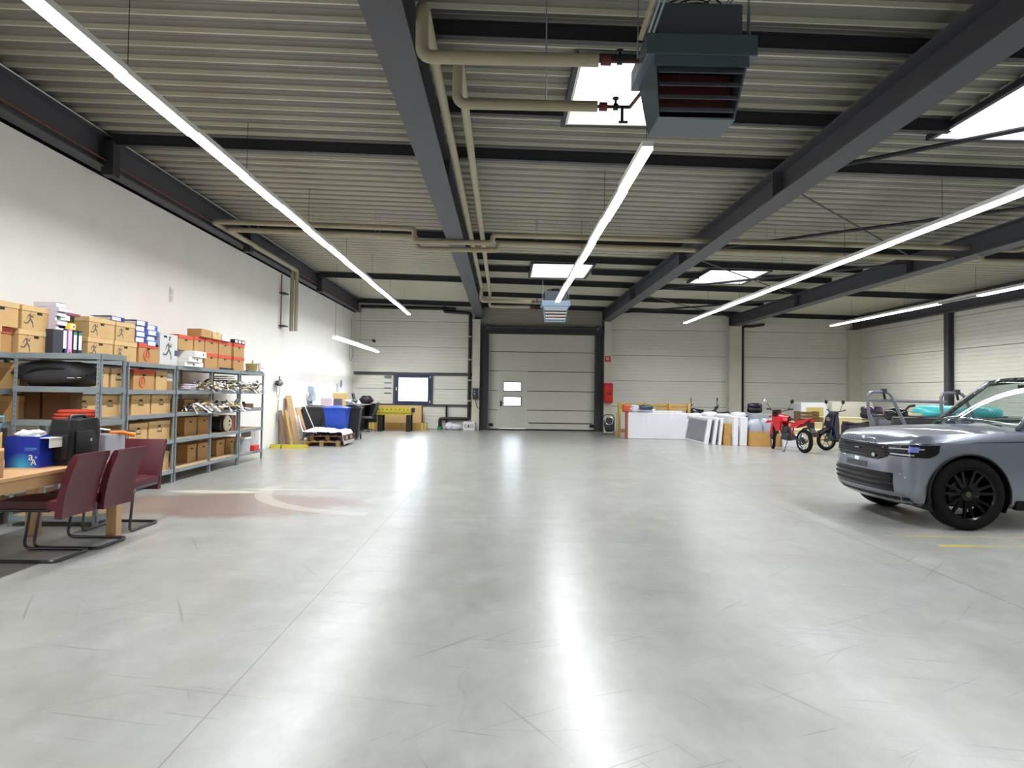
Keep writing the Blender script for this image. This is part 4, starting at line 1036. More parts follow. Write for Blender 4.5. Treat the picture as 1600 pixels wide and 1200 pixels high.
# things on the table
carton('open brown carton with red writing at the left edge on the table', (-3.98, 5.32, TH), (.36, .30, .205), math.radians(35), mat('brown_kraft', 'a98158', .8), tape=False)
text('nly', .09, M_redp, bpy.data.objects[-1] if False else [o for o in bpy.data.objects if o.get('label', '').startswith('open brown carton with red')][0], Matrix.Translation((.10, -.1515, .08)) @ FACE_Y)
t = carton('taller tan carton behind the brown one on the table', (-4.28, 5.77, TH), (.3, .3, .30), math.radians(35), M_card2)
o = [x for x in bpy.data.objects if x.get('label', '').startswith('taller tan')][0]
t = thing('paper_pile', 'pile of white papers on the tan carton', 'papers', (-4.28, 5.77, TH + .302), math.radians(35))
for k in range(6): B().box(-.15, .12 + .004 * k, -.11, .11, k * .013, k * .013 + .012).build('sheet_pad', mat('paper_white', 'e2e0e4', .8) if k % 2 else mat('paper_grey', 'b9bdca', .8), t)
t = thing('ring_binder', 'cyan blue folder lying open on top of the papers at the left edge', 'folder', (-4.26, 5.78, TH + .385), math.radians(35))
B().box(-.2, .13, -.14, .14, .05, .056).box(-.2, .13, -.14, .14, 0, .006).box(.13, .136, -.14, .14, 0, .056).build('cover', mat('cyan_cover', '2f9ac4', .4), t)
# blue paper carton
def blue_mat():
    mt = bpy.data.materials.new('blue_gradient_print'); mt.use_nodes = True; nt = mt.node_tree; b = nt.nodes['Principled BSDF']; b.inputs['Roughness'].default_value = .35
    tc = nt.nodes.new('ShaderNodeTexCoord'); mp = nt.nodes.new('ShaderNodeMapping'); mp.inputs['Location'].default_value = (.02, 0, -.10); mp.inputs['Scale'].default_value = (5.5, 0, 6.5)
    ln = nt.nodes.new('ShaderNodeVectorMath'); ln.operation = 'LENGTH'; r = nt.nodes.new('ShaderNodeValToRGB')
    r.color_ramp.elements[0].color = (*srgb('3fb4e0'), 1); r.color_ramp.elements[1].color = (*srgb('1a35b0'), 1); r.color_ramp.elements[1].position = .75
    nt.links.new(tc.outputs['Object'], mp.inputs[0]); nt.links.new(mp.outputs[0], ln.inputs[0]); nt.links.new(ln.outputs['Value'], r.inputs[0]); nt.links.new(r.outputs[0], b.inputs['Base Color']); return mt
t = thing('paper_carton', 'blue printed paper carton with white letters, open, on the table', 'box', (-4.08, 5.99, TH))
b = B(); b.box(-.145, .145, 0, .006, 0, .265).box(-.145, .145, .29, .296, 0, .265).box(-.145, -.139, .006, .29, 0, .265).box(.139, .145, .006, .29, 0, .265).box(-.139, .139, .006, .29, 0, .01)
b.build('box_body', blue_mat(), t)
B().box(-.13, .13, .015, .28, .011, .24).build('paper_ream', M_white, t)
B().box(.145, .235, .0, .25, .19, .195, M=Matrix.Translation((0, 0, .06))).box(.225, .232, 0, .25, .17, .25).build('white_flap', M_white, t)
B().prism([(-.145, .265), (-.165, .20), (-.15, .20), (-.139, .262)], .0, .28, 'y').build('side_flap', mat('deep_violet', '3a2a72', .5), t)
text('a', .1, M_white, t, Matrix.Translation((.075, -.002, .095)) @ FACE_Y)
text('A', .075, M_white, t, Matrix.Translation((.1, -.002, .045)) @ FACE_Y)
B().box(.11, .125, -.0025, -.0005, .08, .10).build('light_square', mat('sky_print', '6cc3ea', .5), t)
b = B(); b.box(.02, .12, -.0015, 0, .165, .168).box(.02, .125, -.0015, 0, .155, .157).box(.02, .10, -.0015, 0, .145, .147).build('printed_lines', mat('sky_print', '6cc3ea', .5), t)
t = thing('crumpled_paper', 'crumpled white paper with red corner in the open blue carton', 'paper', (-4.1, 6.12, TH + .262)) 
B().lump((0, 0, -.02), (.2, .16, .07), 5, .25, 2.5, 14, 8, .8).build('paper_lump', M_white, t)
B().box(-.13, -.07, -.05, 0, .01, .02).build('red_corner', M_redp, t)
t = thing('pencil', 'small dark pen on the table in front of the blue carton', 'pen', (-4.12, 5.78 - .1, TH + .005))
for o in (B().cyl((0, 0, .006), (.07, .05, .006), .006, n=8).build('pen_body', M_black, t),): pass
M_bag = mat('black_nylon', '0a0a0c', .6, bump=.12, scale=14)
t = thing('travel_bag', 'black nylon bag standing on the table', 'bag', (-3.895, 6.40, TH + .002), .0)
b = B()
def bagp(u, v):
    a = 2 * PI * u; c, s = math.cos(a), math.sin(a)
    e = .38
    x = math.copysign(abs(c) ** e, c) * .115; y = math.copysign(abs(s) ** e, s) * .225
    k = 1 - .10 * max(0, v - .75) / .25 + .02 * noise.noise(Vector((c * 2, s * 2, v * 4)))
    z = .40 * v
    return (x * k + .03 * v * (y > 0), y * k, z * (1 + .05 * noise.noise(Vector((x * 8, y * 6, 2)))))
V = b.grid(bagp, 36, 10)
b.bm.faces.new([r[-1] for r in V[:-1]]); b.bm.faces.new([r[0] for r in V[:-1]][::-1])
bmesh.ops.remove_doubles(b.bm, verts=b.bm.verts[:], dist=.0005)
b.build('bag_body', M_bag, t, smooth=True)
B().box(.112, .132, -.17, .15, .06, .30, bev=.012).build('side_pocket', M_bag, t, smooth=True)
B().box(-.10, .09, -.245, -.22, .05, .27, bev=.012).build('front_pocket', M_bag, t, smooth=True)
B().tube(fillet([(.05, -.15, .385), (.03, -.12, .425), (.03, .08, .43), (.05, .12, .385)], .04), .016, 8).build('carry_handle', M_black, t)
B().box(.132, .136, .02, .05, .20, .225).box(-.02, .0, -.25, -.245, .18, .22).build('buckle', M_alu, t)
t = thing('storage_crate', 'light grey plastic crate on the end of the table behind the chair backs', 'crate', (-3.83, 6.82, TH))
b = B(); b.box(-.13, .10, -.13, -.124, 0, .24).box(-.13, .10, .124, .13, 0, .24).box(-.13, -.124, -.124, .124, 0, .24).box(.094, .10, -.124, .124, 0, .24).box(-.124, .094, -.124, .124, 0, .008).build('crate_body', mat('light_grey_plastic', 'b9bac6', .4), t)
B().box(-.115, .085, -.115, .115, .01, .20).build('tan_contents', M_card2, t)
t = thing('hand_tool', 'orange handled pruning tool lying across the grey crate', 'tool', (-3.80, 6.80, TH + .246))
B().tube([(.0, 0, .012), (.10, .05, .01), (.19, .10, -.02)], [.014, .02, .018], 8).build('orange_grip', mat('orange_plastic', 'e07a20', .4), t)
B().cyl((-.03, .02, .03), (.18, .13, .02), .009, n=6).build('black_lever', M_black, t)
B().cyl((-.12, -.04, .05), (0, .01, .035), .01, n=6).cyl((-.16, -.1, .02), (-.12, -.04, .05), .008, n=6).build('steel_jaw', M_alu, t)
# ------------------------------------------------------------------ far left corner
M_wood = mat('pallet_wood', 'a58455', .85, var=.12, scale=6)
M_film = mat('milky_plastic_film', 'dfe0ec', .35, bump=.2, scale=10)
M_dgrey = mat('dark_grey_plastic', '3a3b3f', .5)
def pallet(label, loc, rz=0, W=.95, D=1.2, m=M_wood):
    t = thing('pallet', label, 'pallet', loc, rz, 'wooden pallets')
    bw = .1
    for x in (0, W / 2 - bw / 2, W - bw): B().box(x, x + bw, 0, D, 0, .022).build('bottom_board', m, t)
    for x in (0, W / 2 - bw / 2, W - bw):
        for y in (0, D / 2 - .05, D - .1): B().box(x + .002, x + bw - .002, y, y + .1, .022, .1).build('block', m, t)
    for y in (0, D / 2 - .05, D - .1): B().box(0, W, y, y + .1, .1, .122).build('stringer', m, t)
    for k in range(5):
        x = k * (W - .11) / 4; B().box(x, x + .11, 0, D, .122, .144).build('deck_board', m, t)
    return t
pallet('wooden pallet on the floor by the blue bin, lower of two', (-5.18, 18.2, 0))
pallet('darker wooden pallet under white film, upper of two', (-5.02, 18.24, .145), 0, .92, 1.15, mat('dark_pallet_wood', '6d5236', .85, var=.12, scale=6))
t = thing('plastic_film', 'crumpled white plastic film draped over the two pallets', 'plastic film', (-4.7, 18.8, .29))
b = B()
def fm(u, v):
    x = -.62 + 1.3 * u; y = -.62 + 1.25 * v
    z = .05 + .07 * abs(noise.noise(Vector((x * 3, y * 3, 1)))) + .05 * abs(noise.noise(Vector((x * 9, y * 7, 4))))
    z += .10 * math.exp(-((x + .1) ** 2 + (y + .1) ** 2) * 6)
    if u > .88: z -= (u - .88) / .12 * .30; x = -.62 + 1.3 * .88 + (u - .88) * .5
    if u < .1: z -= (.1 - u) / .1 * .22; x = -.62 + 1.3 * .1 - (.1 - u) * .6
    return (x, y, z)
V = b.grid(fm, 30, 24); b.build('film_sheet', M_film, t, smooth='all')
sol = t.children[0].modifiers.new('thick', 'SOLIDIFY'); sol.thickness = .004
for k, (x0, x1, lab) in enumerate(((-5.76, -5.5, 'short bright yellow plastic kerb piece by the wall, left'), (-5.48, -4.86, 'long yellow plastic kerb piece on the floor by the pallets'))):
    t = thing('yellow_kerb', lab, 'kerb', (x0, 17.35, 0)); L = x1 - x0
    B().prism([(0, 0), (.22, 0), (.19, .09), (.05, .10)], 0, L, 'x').build('kerb_body', mat('yellow_plastic', 'bdae35', .5, var=.08), t)
    B().box(.0, .012, -.001, .2, .0, .05).build('dark_end', M_ink, t)
def board(label, x0, y0, w_, h, th, lean, m, rz=0, name='board'):
    """board leaning with its top towards the left wall"""
    a = lean
    t = thing(name, label, 'board', (x0, y0, th * math.sin(a) + .002), rz)
    B().box(0, th, 0, w_, 0, h, M=Matrix.Rotation(-a, 4, 'Y')).build('board_face', m, t)
    return t
board('dark brown board leaning on the wall, nearest and short', -5.66, 18.05, .30, .92, .02, .17, mat('brown_board', '80654f', .7))
board('yellow pine board leaning on the wall', -5.56, 18.35, .16, .93, .03, .2, mat('pine_board', 'c9a050', .6, var=.08))
board('tall tan board leaning on the wall, highest of them', -5.52, 18.62, .45, 1.32, .02, .21, mat('tan_board', 'bf9a6c', .7, var=.05))
board('tan board leaning behind the narrow white strip', -5.40, 19.15, .4, 1.0, .02, .3, mat('tan_board', 'bf9a6c', .7))
board('narrow white strip leaning before the tan boards', -5.30, 18.85, .09, .80, .015, .3, M_white)
board('thin reddish strip leaning beside the dark bin', -5.24, 19.05, .05, .75, .02, .45, mat('reddish_wood', '8a4b38', .7))
board('slim white slat leaning against the dark bin', -5.12, 19.6, .04, 1.08, .015, .42, M_white)
def bin_(label, loc, m, rz=0, lidm=None, s=1.0, wheels=True):
    t = thing('wheelie_bin', label, 'bin', loc, rz, 'wheeled waste bins')
    def fr(w_, d, z): return [(-w_, -d, z), (w_, -d, z), (w_, d, z), (-w_, d, z)]
    b = B(); lv = [fr(.22, .24, .04), fr(.30, .34, .90), fr(.32, .36, .90), fr(.32, .36, .95)]
    vs = [p for L in lv for p in L]; fs = [(3, 2, 1, 0), (12, 13, 14, 15)]
    for k in range(3):
        for i in range(4): fs.append((k * 4 + i, k * 4 + (i + 1) % 4, k * 4 + 4 + (i + 1) % 4, k * 4 + 4 + i))
    b.add(vs, fs); b.build('bin_body', m, t)
    b = B(); b.grid(lambda u, v: (-.34 + .68 * u, -.38 + .76 * v, .955 + .07 * math.sin(PI * u) ** .6 * math.sin(PI * v) ** .6), 8, 8); b.box(-.34, .34, -.38, .38, .948, .962); b.build('lid', lidm or m, t, smooth=True)
    B().cyl((-.28, .40, .93), (.28, .40, .93), .016, n=8).box(-.28, -.25, .36, .4, .91, .94).box(.25, .28, .36, .4, .91, .94).build('handle_bar', m, t)
    for x in (-.27, .27): B().cyl((x - .02, .26, .1), (x + .02, .26, .1), .1, n=16).build('wheel', M_black, t)
    return t
M_bblue = mat('bright_blue_plastic', '1f4fc2', .4)
bin_('bright blue wheelie bin behind the pallets', (-4.76, 20.1, 0), M_bblue)
bin_('dark grey wheelie bin against the wall left of the blue one', (-5.47, 20.5, 0), M_dgrey)
bin_('dark bin right behind the blue wheelie bin, rags on its lid', (-4.56, 21.0, 0), mat('blackish_plastic', '25262a', .5), rz=.1)
t = thing('rag_heap', 'white and dark rags on the dark bin behind the blue one', 'rags', (-4.5, 20.9, 1.03)); B().lump((0, 0, 0), (.42, .4, .14), 12, .3, 2.4, 14, 8).build('white_rags', M_white, t, smooth='all'); B().lump((.08, -.12, .05), (.2, .2, .1), 14, .3, 2.4, 12, 7).build('dark_rags', M_dgrey, t, smooth='all')
# workbench along the wall
t = thing('workbench', 'long black workbench with light top in the far left corner', 'workbench', (-5.83, 21.7, 0))
B().box(0, .80, 0, 5.4, .93, .97).build('worktop', mat('light_grey_top', 'a9aeb2', .5), t)
B().box(.05, .72, .02, .62, 0, .93).build('drawer_cabinet', mat('dark_cabinet', '3b3634', .5), t)
for k in range(4):
    d = B().box(.72, .735, .04, .60, .08 + k * .21, .27 + k * .21).build('drawer', mat('drawer_front', '4a423d', .5), t); B().box(.735, .75, .25, .4, .17 + k * .21, .185 + k * .21).build('drawer_handle', M_alu, d)
B().box(0, .03, .62, 5.38, .0, .93).build('back_panel', M_black, t); B().box(.06, .74, 3.9, 3.94, 0, .93).build('side_panel', M_black, t)
B().box(.74, 1.0, 5.0, 5.4, 0, .97).box(.04, .74, 5.34, 5.38, 0, .93).build('corner_cabinet', M_black, t)
for y in (2.3,): B().box(.70, .75, y, y + .05, 0, .93).build('leg', M_black, t)
cc = 'cartons on the workbench'
carton('white and pink carton at the near end of the workbench', (-5.52, 21.95, .972), (.34, .3, .24), 0, mat('pinkish_white_card', 'd9c6cc', .7), tape=False, group=cc)
carton('dark printed carton beside the pinkish one on the workbench', (-5.25, 22.2, .972), (.26, .26, .22), .1, mat('dark_print_card', '5b5560', .7), group=cc)
carton('tan carton, tallest on the workbench', (-5.28, 22.75, .972), (.44, .4, .40), 0, M_card2, group=cc)
carton('small tan carton right of the tallest one on the workbench', (-5.15, 23.5, .972), (.2, .2, .14), 0, M_brown, group=cc)
for k in range(3):
    t = thing('bottle', 'small %s bottle on the middle of the workbench' % ['white', 'dark grey', 'metal'][k], 'bottle', (-5.25 + .05 * k, 24.0 + .22 * k, .972), 0, 'bottles on the workbench')
    B().lathe([(.04, 0), (.04, .08), (.015, .11), (.015, .13)], 10).build('bottle_body', [M_white, M_dgrey, M_alu][k], t); B().lathe([(.018, .13), (.018, .15), (.001, .15)], 8).build('cap', M_ink, t)
t = thing('monitor', 'black tilted screen standing on the workbench', 'monitor', (-5.28, 25.0, .972))
B().box(-.02, .02, -.18, .18, .04, .40, M=Matrix.Rotation(-.25, 4, 'Y')).build('screen', M_black, t); B().box(-.08, .1, -.08, .08, 0, .015).box(-.03, .0, -.02, .02, .0, .12).build('stand', M_black, t)
t = thing('black_bag', 'black bag slumped on the far end of the workbench', 'bag', (-5.12, 26.2, .972)); B().lump((0, 0, 0), (.5, .4, .3), 17, .2, 2, 14, 8, .8).build('bag_body', mat('aubergine_nylon', '2a1c2c', .5), t, smooth='all')
t = thing('office_chair', 'dark grey swivel chair turned to the workbench', 'chair', (-4.83, 25.0, 0))
for k in range(5): a = k * 2 * PI / 5; B().cyl((0, 0, .1), (.28 * math.cos(a), .28 * math.sin(a), .06), .022, .014, n=6).cyl((.28 * math.cos(a), .28 * math.sin(a), .03), (.28 * math.cos(a) + .02, .28 * math.sin(a), .03), .03, n=8).build('foot', M_black, t)
B().cyl((0, 0, .08), (0, 0, .46), .03, n=8).build('column', M_black, t); B().lump((0, 0, .45), (.5, .5, .1), 2, .03, 1, 16, 8, .5).build('seat', M_dgrey, t, smooth='all')
B().box(-.03, .03, -.2, .2, 0, .52, M=Matrix.Translation((.20, 0, .56)) @ Matrix.Rotation(.35, 4, 'Y'), bev=.02).build('backrest', M_dgrey, t); B().cyl((.12, 0, .48), (.26, 0, .68), .02, n=6).build('back_arm', M_black, t)
t = thing('red_canister', 'red canister on the floor beside the drawer cabinet', 'canister', (-4.93, 22.9, 0)); B().box(-.09, .09, -.12, .12, 0, .30, bev=.02).build('can_body', M_red, t); B().cyl((0, 0, .30), (0, 0, .34), .025, n=8).build('cap', M_white, t)
t = thing('stick_sign', 'round grey blue disc sign on a stick by the left wall', 'sign', (-5.72, 24.6, .972)); B().cyl((0, 0, 0), (0, 0, .62), .012, n=6).build('stick', M_white, t); B().cyl((-.005, 0, .72), (.012, 0, .72), .14, n=20).build('disc', mat('grey_blue_disc', '6a6f9a', .5), t)
t = thing('electric_box', 'light grey blue electric box with conduit on the left wall', 'electrical box', (XL, 21.15, 1.12)); B().box(0, .14, -.2, .2, 0, .46, bev=.01).build('housing', mat('pale_grey_blue', 'aebcc6', .5), t); B().box(.14, .16, -.16, .0, .22, .4).build('cover', M_alu, t); B().tube(fillet([(.06, -.1, 0), (.08, -.15, -.12), (.06, -.4, -.1), (.06, -.5, .1), (.06, -.35, .28), (.05, -.22, .2)], .1), .02, 6).build('hose_coil', M_alu, t); B().cyl((.05, .05, 0), (.05, .05, -.35), .02, n=6).build('conduit', M_dgrey, t)
t = thing('cable_hoist', 'grey hand hoist with hanging cables on the left wall', 'hoist', (XL, 17.95, 1.42)); B().lump((.1, 0, .12), (.16, .36, .16), 21, .2, 2, 12, 8, .9).build('hoist_body', mat('worn_metal', '8c7f7a', .5, .4), t, smooth='all'); B().cyl((.1, 0, .26), (.1, 0, .38), .015, n=6).build('hook', M_dgrey, t)
for y in (-.13, .13): B().cyl((.05, y, .2), (.14, y, .2), .05, n=10).build('pulley', M_ink, t)
B().tube(fillet([(.08, -.15, .15), (.08, -.12, -.1), (.08, .0, -.22), (.08, .1, -.05), (.08, .14, .15)], .1), .008, 5).build('cable_loop', M_alu, t)
B().tube([(.08, 0, -.22), (.07, -.02, -.8), (.1, -.15, -1.3), (.15, -.3, -1.40)], .008, 5).build('hanging_cable', M_alu, t); B().tube([(.08, .03, -.22), (.08, .02, -.8), (.12, -.1, -1.3), (.2, -.2, -1.40)], .007, 5).build('hanging_cable', M_alu, t)
# football table and the cartons behind it
t = thing('football_table', 'yellow table football game with black legs in front of flat cartons', 'game table', (-4.58, 25.3, 0))
M_fy = mat('olive_yellow', 'b6a72c', .5); 
B().box(0, 1.25, 0, .03, .60, .86).build('side_board', M_fy, t); B().box(0, 1.25, .70, .73, .60, .86).build('side_board', M_fy, t); B().box(0, .03, .03, .70, .60, .86).build('end_board', M_fy, t); B().box(1.22, 1.25, .03, .70, .60, .86).build('end_board', M_fy, t)
B().box(.03, 1.22, .03, .70, .66, .68).build('pitch', mat('pitch_green', '3f7a3c', .6), t); B().box(-.01, 1.26, -.01, .0, .66, .685).build('trim_strip', mat('dark_yellow', '7d701f', .5), t)
for x in (.04, 1.07):
    for y in (.02, .57): B().box(x, x + .15, y, y + .14, 0, .60).build('leg', M_black, t)
B().box(1.25, 1.37, .0, .14, .70, .86).build('coin_box', M_ink, t)
for k in range(8):
    x = .1 + k * .15; r = B().cyl((x, -.08, .80), (x, .85, .80), .008, n=6).build('rod', M_alu, t); B().cyl((x, -.14, .80), (x, -.06, .80), .018, n=8).build('grip', M_ink, r)
    b = B()
    for y in (.2, .36, .52): b.box(x - .012, x + .012, y - .015, y + .015, .70, .84)
    for y in (.2, .36, .52): B().box(x - .012, x + .012, y - .015, y + .015, .70, .84).build('player', M_red if k % 2 else M_white, r)
    b.bm.free()
t = thing('flat_carton', 'large tan cardboard sheet leaning under the window', 'cardboard', (-5.02, 26.9, 0)); B().box(0, 1.88, 0, .04, 0, .92).build('sheet_face', M_card2, t); B().box(1.88, 1.93, 0, .05, .25, .92).build('folded_edge', mat('dark_card', '6b4a30', .85), t)
t = thing('flat_carton', 'long low tan carton on the floor under the cardboard sheet', 'cardboard', (-5.1, 26.62, 0)); B().box(0, 2.2, 0, .2, 0, .26).build('box_body', mat('ochre_card', 'b98f4c', .8), t)
for x in (.0, .12, 2.0, 2.12): B().box(x, x + .07, -.004, 0, .0, .26).build('tape', mat('yellow_tape', 'cfc05a', .5), t)
for k in range(4):
    t = thing('notice', ['lowest white notice with dark heading beside the window', 'second white notice from below beside the window', 'third white notice from below beside the window', 'small olive notice at the top of the column beside the window'][k], 'notice', (-4.66, YF - .002, 1.36 + k * .2), 0, 'notices beside the window')
    if k < 3: B().box(0, .28, -.006, 0, .04, .18).build('paper_face', MATS['paper_white'], t)
    B().box(0, .28, -.007, 0, .0, .035 if k < 3 else .1).build('heading', mat('slate_print', '5c6272', .7) if k < 3 else mat('olive_print', '7d8070', .7), t)
t = thing('radiator_box', 'white box with slots at the foot of the concrete column', 'box', (-1.52, 26.75, 0)); B().box(0, .44, 0, .24, 0, .33, bev=.01).build('housing', M_white, t)
for k in range(5): B().box(.05 + k * .075, .09 + k * .075, -.003, 0, .08, .24).build('slot', M_alu, t)
B().box(.18, .24, -.004, 0, .12, .2).build('emblem', M_dgrey, t)
for k, (x, s, c_) in enumerate(((-2.05, .34, 'left'), (-1.78, .4, 'right'))):
    t = thing('plastic_bag', 'white plastic bag on the floor beside the slotted box, %s of two' % c_, 'bag', (x, 26.9, 0)); B().lump((0, 0, 0), (s, .3, .28 - .05 * k), 50 + k, .25, 2.2, 14, 8, .8).build('bag_body', M_film, t, smooth='all')
# ------------------------------------------------------------------ right side: stored furniture
M_foam = mat('white_wrapped_foam', 'e9eaee', .45, var=.03)
M_gfab = mat('grey_cover_fabric', '8d9097', .7, bump=.3, scale=3, stretch=(1, 3, 1))
M_pack = mat('packing_card', 'bd9350', .8, var=.05)
t = thing('wooden_rack', 'long wooden frame with posts standing against the far wall', 'frame', (3.98, 24.1, 0))
for x in (0, .9, 1.75, 2.42): B().box(x, x + .09, 0, .09, 0, 1.17).build('post', MATS['pine_board'], t)
for z in (.18, .95, 1.06): B().box(0, 2.51, .091, .115, z, z + .085).build('plank', MATS['pine_board'], t)
for x in (0.0, 2.42): B().box(x, x + .09, .12, .8, 0, .09).build('foot', MATS['pine_board'], t)
t = thing('wrapped_mattress', 'long white wrapped foam block standing on edge before the wooden frame', 'mattress', (4.13, 23.05, 0))
B().box(0, 1.98, 0, .22, 0, .87, bev=.02).build('foam_block', M_foam, t)
b = B()
for k in range(22): x = .08 + k * .085; b.cyl((x, -.002, .08 + .05 * math.sin(k * 2.1)), (x + .03 * math.sin(k), -.002, .82 - .1 * abs(math.sin(k * 1.3))), .004, n=4)
o = b.build('film_crease', M_foam, t); o['kind'] = 'stuff'
B().box(-.05, 0, -.01, .23, 0, .95).build('red_edge', mat('dull_red_edge', 'a8584a', .6), t)
t = thing('orange_cloth', 'orange cloth piece hanging on the corner of the white foam block', 'cloth', (4.08, 23.1, .88)); B().lump((0, 0, 0), (.26, .24, .22), 61, .25, 2, 12, 8).build('cloth_fold', mat('orange_cloth', 'd9613a', .7), t, smooth='all')
t = thing('plastic_roll', 'clear and black plastic bundle lying on the white foam block', 'bundle', (4.62, 23.2, .875))
B().lump((0, 0, 0), (.85, .35, .22), 62, .22, 2, 18, 8).build('clear_film', M_film, t, smooth='all'); B().lump((.1, -.12, .08), (.5, .2, .16), 63, .25, 2, 14, 8).build('dark_film', mat('petrol_film', '38505e', .35), t, smooth='all')
t = thing('thin_pad', 'thin white pad lying flat on the foam block, right part', 'pad', (5.45, 23.2, .875)); B().box(-.5, .5, -.12, .14, 0, .05, bev=.015).build('pad_body', M_foam, t)
t = thing('hand_truck', 'small dark grey folding trolley by the concrete column', 'trolley', (3.62, 25.2, 0))
B().tube(fillet([(.0, 0, .02), (0, 0, .62), (.06, 0, .72), (.34, 0, .72), (.4, 0, .62), (.4, 0, .02)], .08), .018, 8).build('frame_tube', M_gun, t)
B().box(.0, .4, -.25, .0, .02, .05).build('plate', M_dgrey, t); B().lump((.22, .0, .1), (.36, .2, .5), 64, .1, 2, 12, 8, .6).build('grey_cover', M_dgrey, t, smooth='all'); B().tube(arc((.2, .5), .14, 0, 2 * PI, 16, 'xz', -.11)[:-1], .018, 6, True).build('ring', M_alu, t)
t = thing('strap', 'yellow ratchet strap hanging on the wooden frame', 'strap', (4.0, 24.1, .0)); B().box(0, .06, -.03, -.005, 0.01, 1.15).build('webbing', mat('yellow_strap', 'c9b84a', .6), t)
for k in range(3):
    o = B().box(0, .03, 0, .05, 0, .85 - .07 * k).build('slat', MATS['pine_board'] if k != 1 else M_alu, loc=(3.86 + .06 * k, 23.75, 0)); tag(o, ['left pine slat standing beside the white foam block', 'grey slat between the two pine ones by the foam block', 'right, shortest pine slat beside the white foam block'][k], 'slat', 'slats by the foam block')
# wrapped panels leaning, their planes along the hall
def wpanel(label, x, y0, y1, h, th, lean, grey=True, group='wrapped panels leaning in a row'):
    t = thing('foam_board', label, 'panel', (x, y0, th * math.sin(lean) * 0 + .002), 0, group)
    Mx = Matrix.Rotation(lean, 4, 'Y'); L = y1 - y0
    B().box(0, th, 0, L, 0, h, Mx, bev=.012).build('foam_edge', M_foam, t)
    if grey:
        b = B(); b.grid(lambda u, v: (-.004 - .012 * abs(noise.noise(Vector((u * 9 + v * 2, v * 3 - u * 2, x)))), .08 + (L - .16) * u, .07 + (h - .13) * v), 24, 16); b.xf(Mx).build('grey_cover', M_gfab, t, smooth='all')
        t.children[-1].modifiers.new('thick', 'SOLIDIFY').thickness = -.004
    return t
wpanel('large wrapped panel with grey crumpled cover, leftmost of the leaning row', 6.02, 20.8, 23.0, .80, .12, .16)
wpanel('white edged wrapped panel, second from the left in the leaning row', 6.25, 20.75, 22.9, .80, .09, .13)
wpanel('white edged wrapped panel, third from the left, nearest the brown boxes', 6.42, 20.7, 22.8, .80, .08, .10)
carton('brown carton on the floor between the wrapped panels, lower one', (6.66, 20.78, 0), (.20, .30, .30), 0, M_pack, group='brown cartons between the panels')
carton('brown carton between the wrapped panels, upper one', (6.68, 20.82, .305), (.19, .28, .33), 0, M_pack, group='brown cartons between the panels')
wpanel('white wrapped panel, thinner of the two right of the brown cartons', 6.80, 20.5, 22.4, .86, .13, .02, False)
wpanel('white wrapped panel, thicker one beside the long cardboard box', 6.98, 20.45, 22.3, .84, .20, .03, False)
t = thing('furniture_carton', 'long open cardboard box filled with grey wrapped bundles', 'box', (7.24, 20.3, 0))
b = B(); b.box(0, .86, 0, .02, 0, .42).box(0, .86, .78, .8, 0, .42).box(0, .02, .02, .78, 0, .42).box(.84, .86, .02, .78, 0, .42).box(.02, .84, .02, .78, 0, .02).build('box_body', M_pack, t)
for k, (x, y, s, z, c_) in enumerate(((7.46, 20.62, .42, .03, 'left front'), (7.84, 20.62, .44, .03, 'right front'))):
    t = thing('wrapped_bundle', 'crumpled grey plastic bundle in the cardboard box, ' + c_, 'bundle', (x, y, z)); B().lump((0, 0, 0), (s - .04, .5, .74 + .03 * (k % 2)), 70 + k, .13, 2.2, 16, 10, .6).build('bundle_body', mat('silver_grey_film', 'a9adb8', .4, bump=.4, scale=5), t, smooth='all')
# stacked bedding behind
t = thing('bedding_stack', 'stack of wrapped white bedding behind the leaning panels', 'bedding', (6.1, 23.3, 0))
for (x, z, w_, h) in ((.0, 0, 2.2, .34), (.05, .34, 2.1, .30)): B().box(x, x + w_, 0, .75, z, z + h, bev=.05).build('mattress', M_foam, t, smooth=True)
for k in range(4):
    t = thing('pillow', 'white wrapped pillow on the bedding behind the panels, %s of four' % ['leftmost', 'second', 'third', 'rightmost'][k], 'pillow', (6.5 + .5 * k, 23.68, .645)); B().lump((0, 0, 0), (.48, .6, .22 + .05 * (k % 2)), 80 + k, .15, 1.6, 14, 8, .7).build('pillow_body', M_foam if k % 2 == 0 else M_film, t, smooth='all')
t = thing('grey_cushion', 'grey upholstered block behind the grey bundles', 'cushion', (8.5, 23.2, 0)); B().box(-.1, .95, 0, .7, 0, .88, bev=.04).build('cushion_body', mat('pale_grey_cover', '9aa0a8', .7), t, smooth=True)
o = thing('carton', 'small brown carton lying on the bedding', 'box', (7.15, 22.9, .0)); B().box(0, .5, 0, .3, 0, .80).build('box_body', M_pack, o)
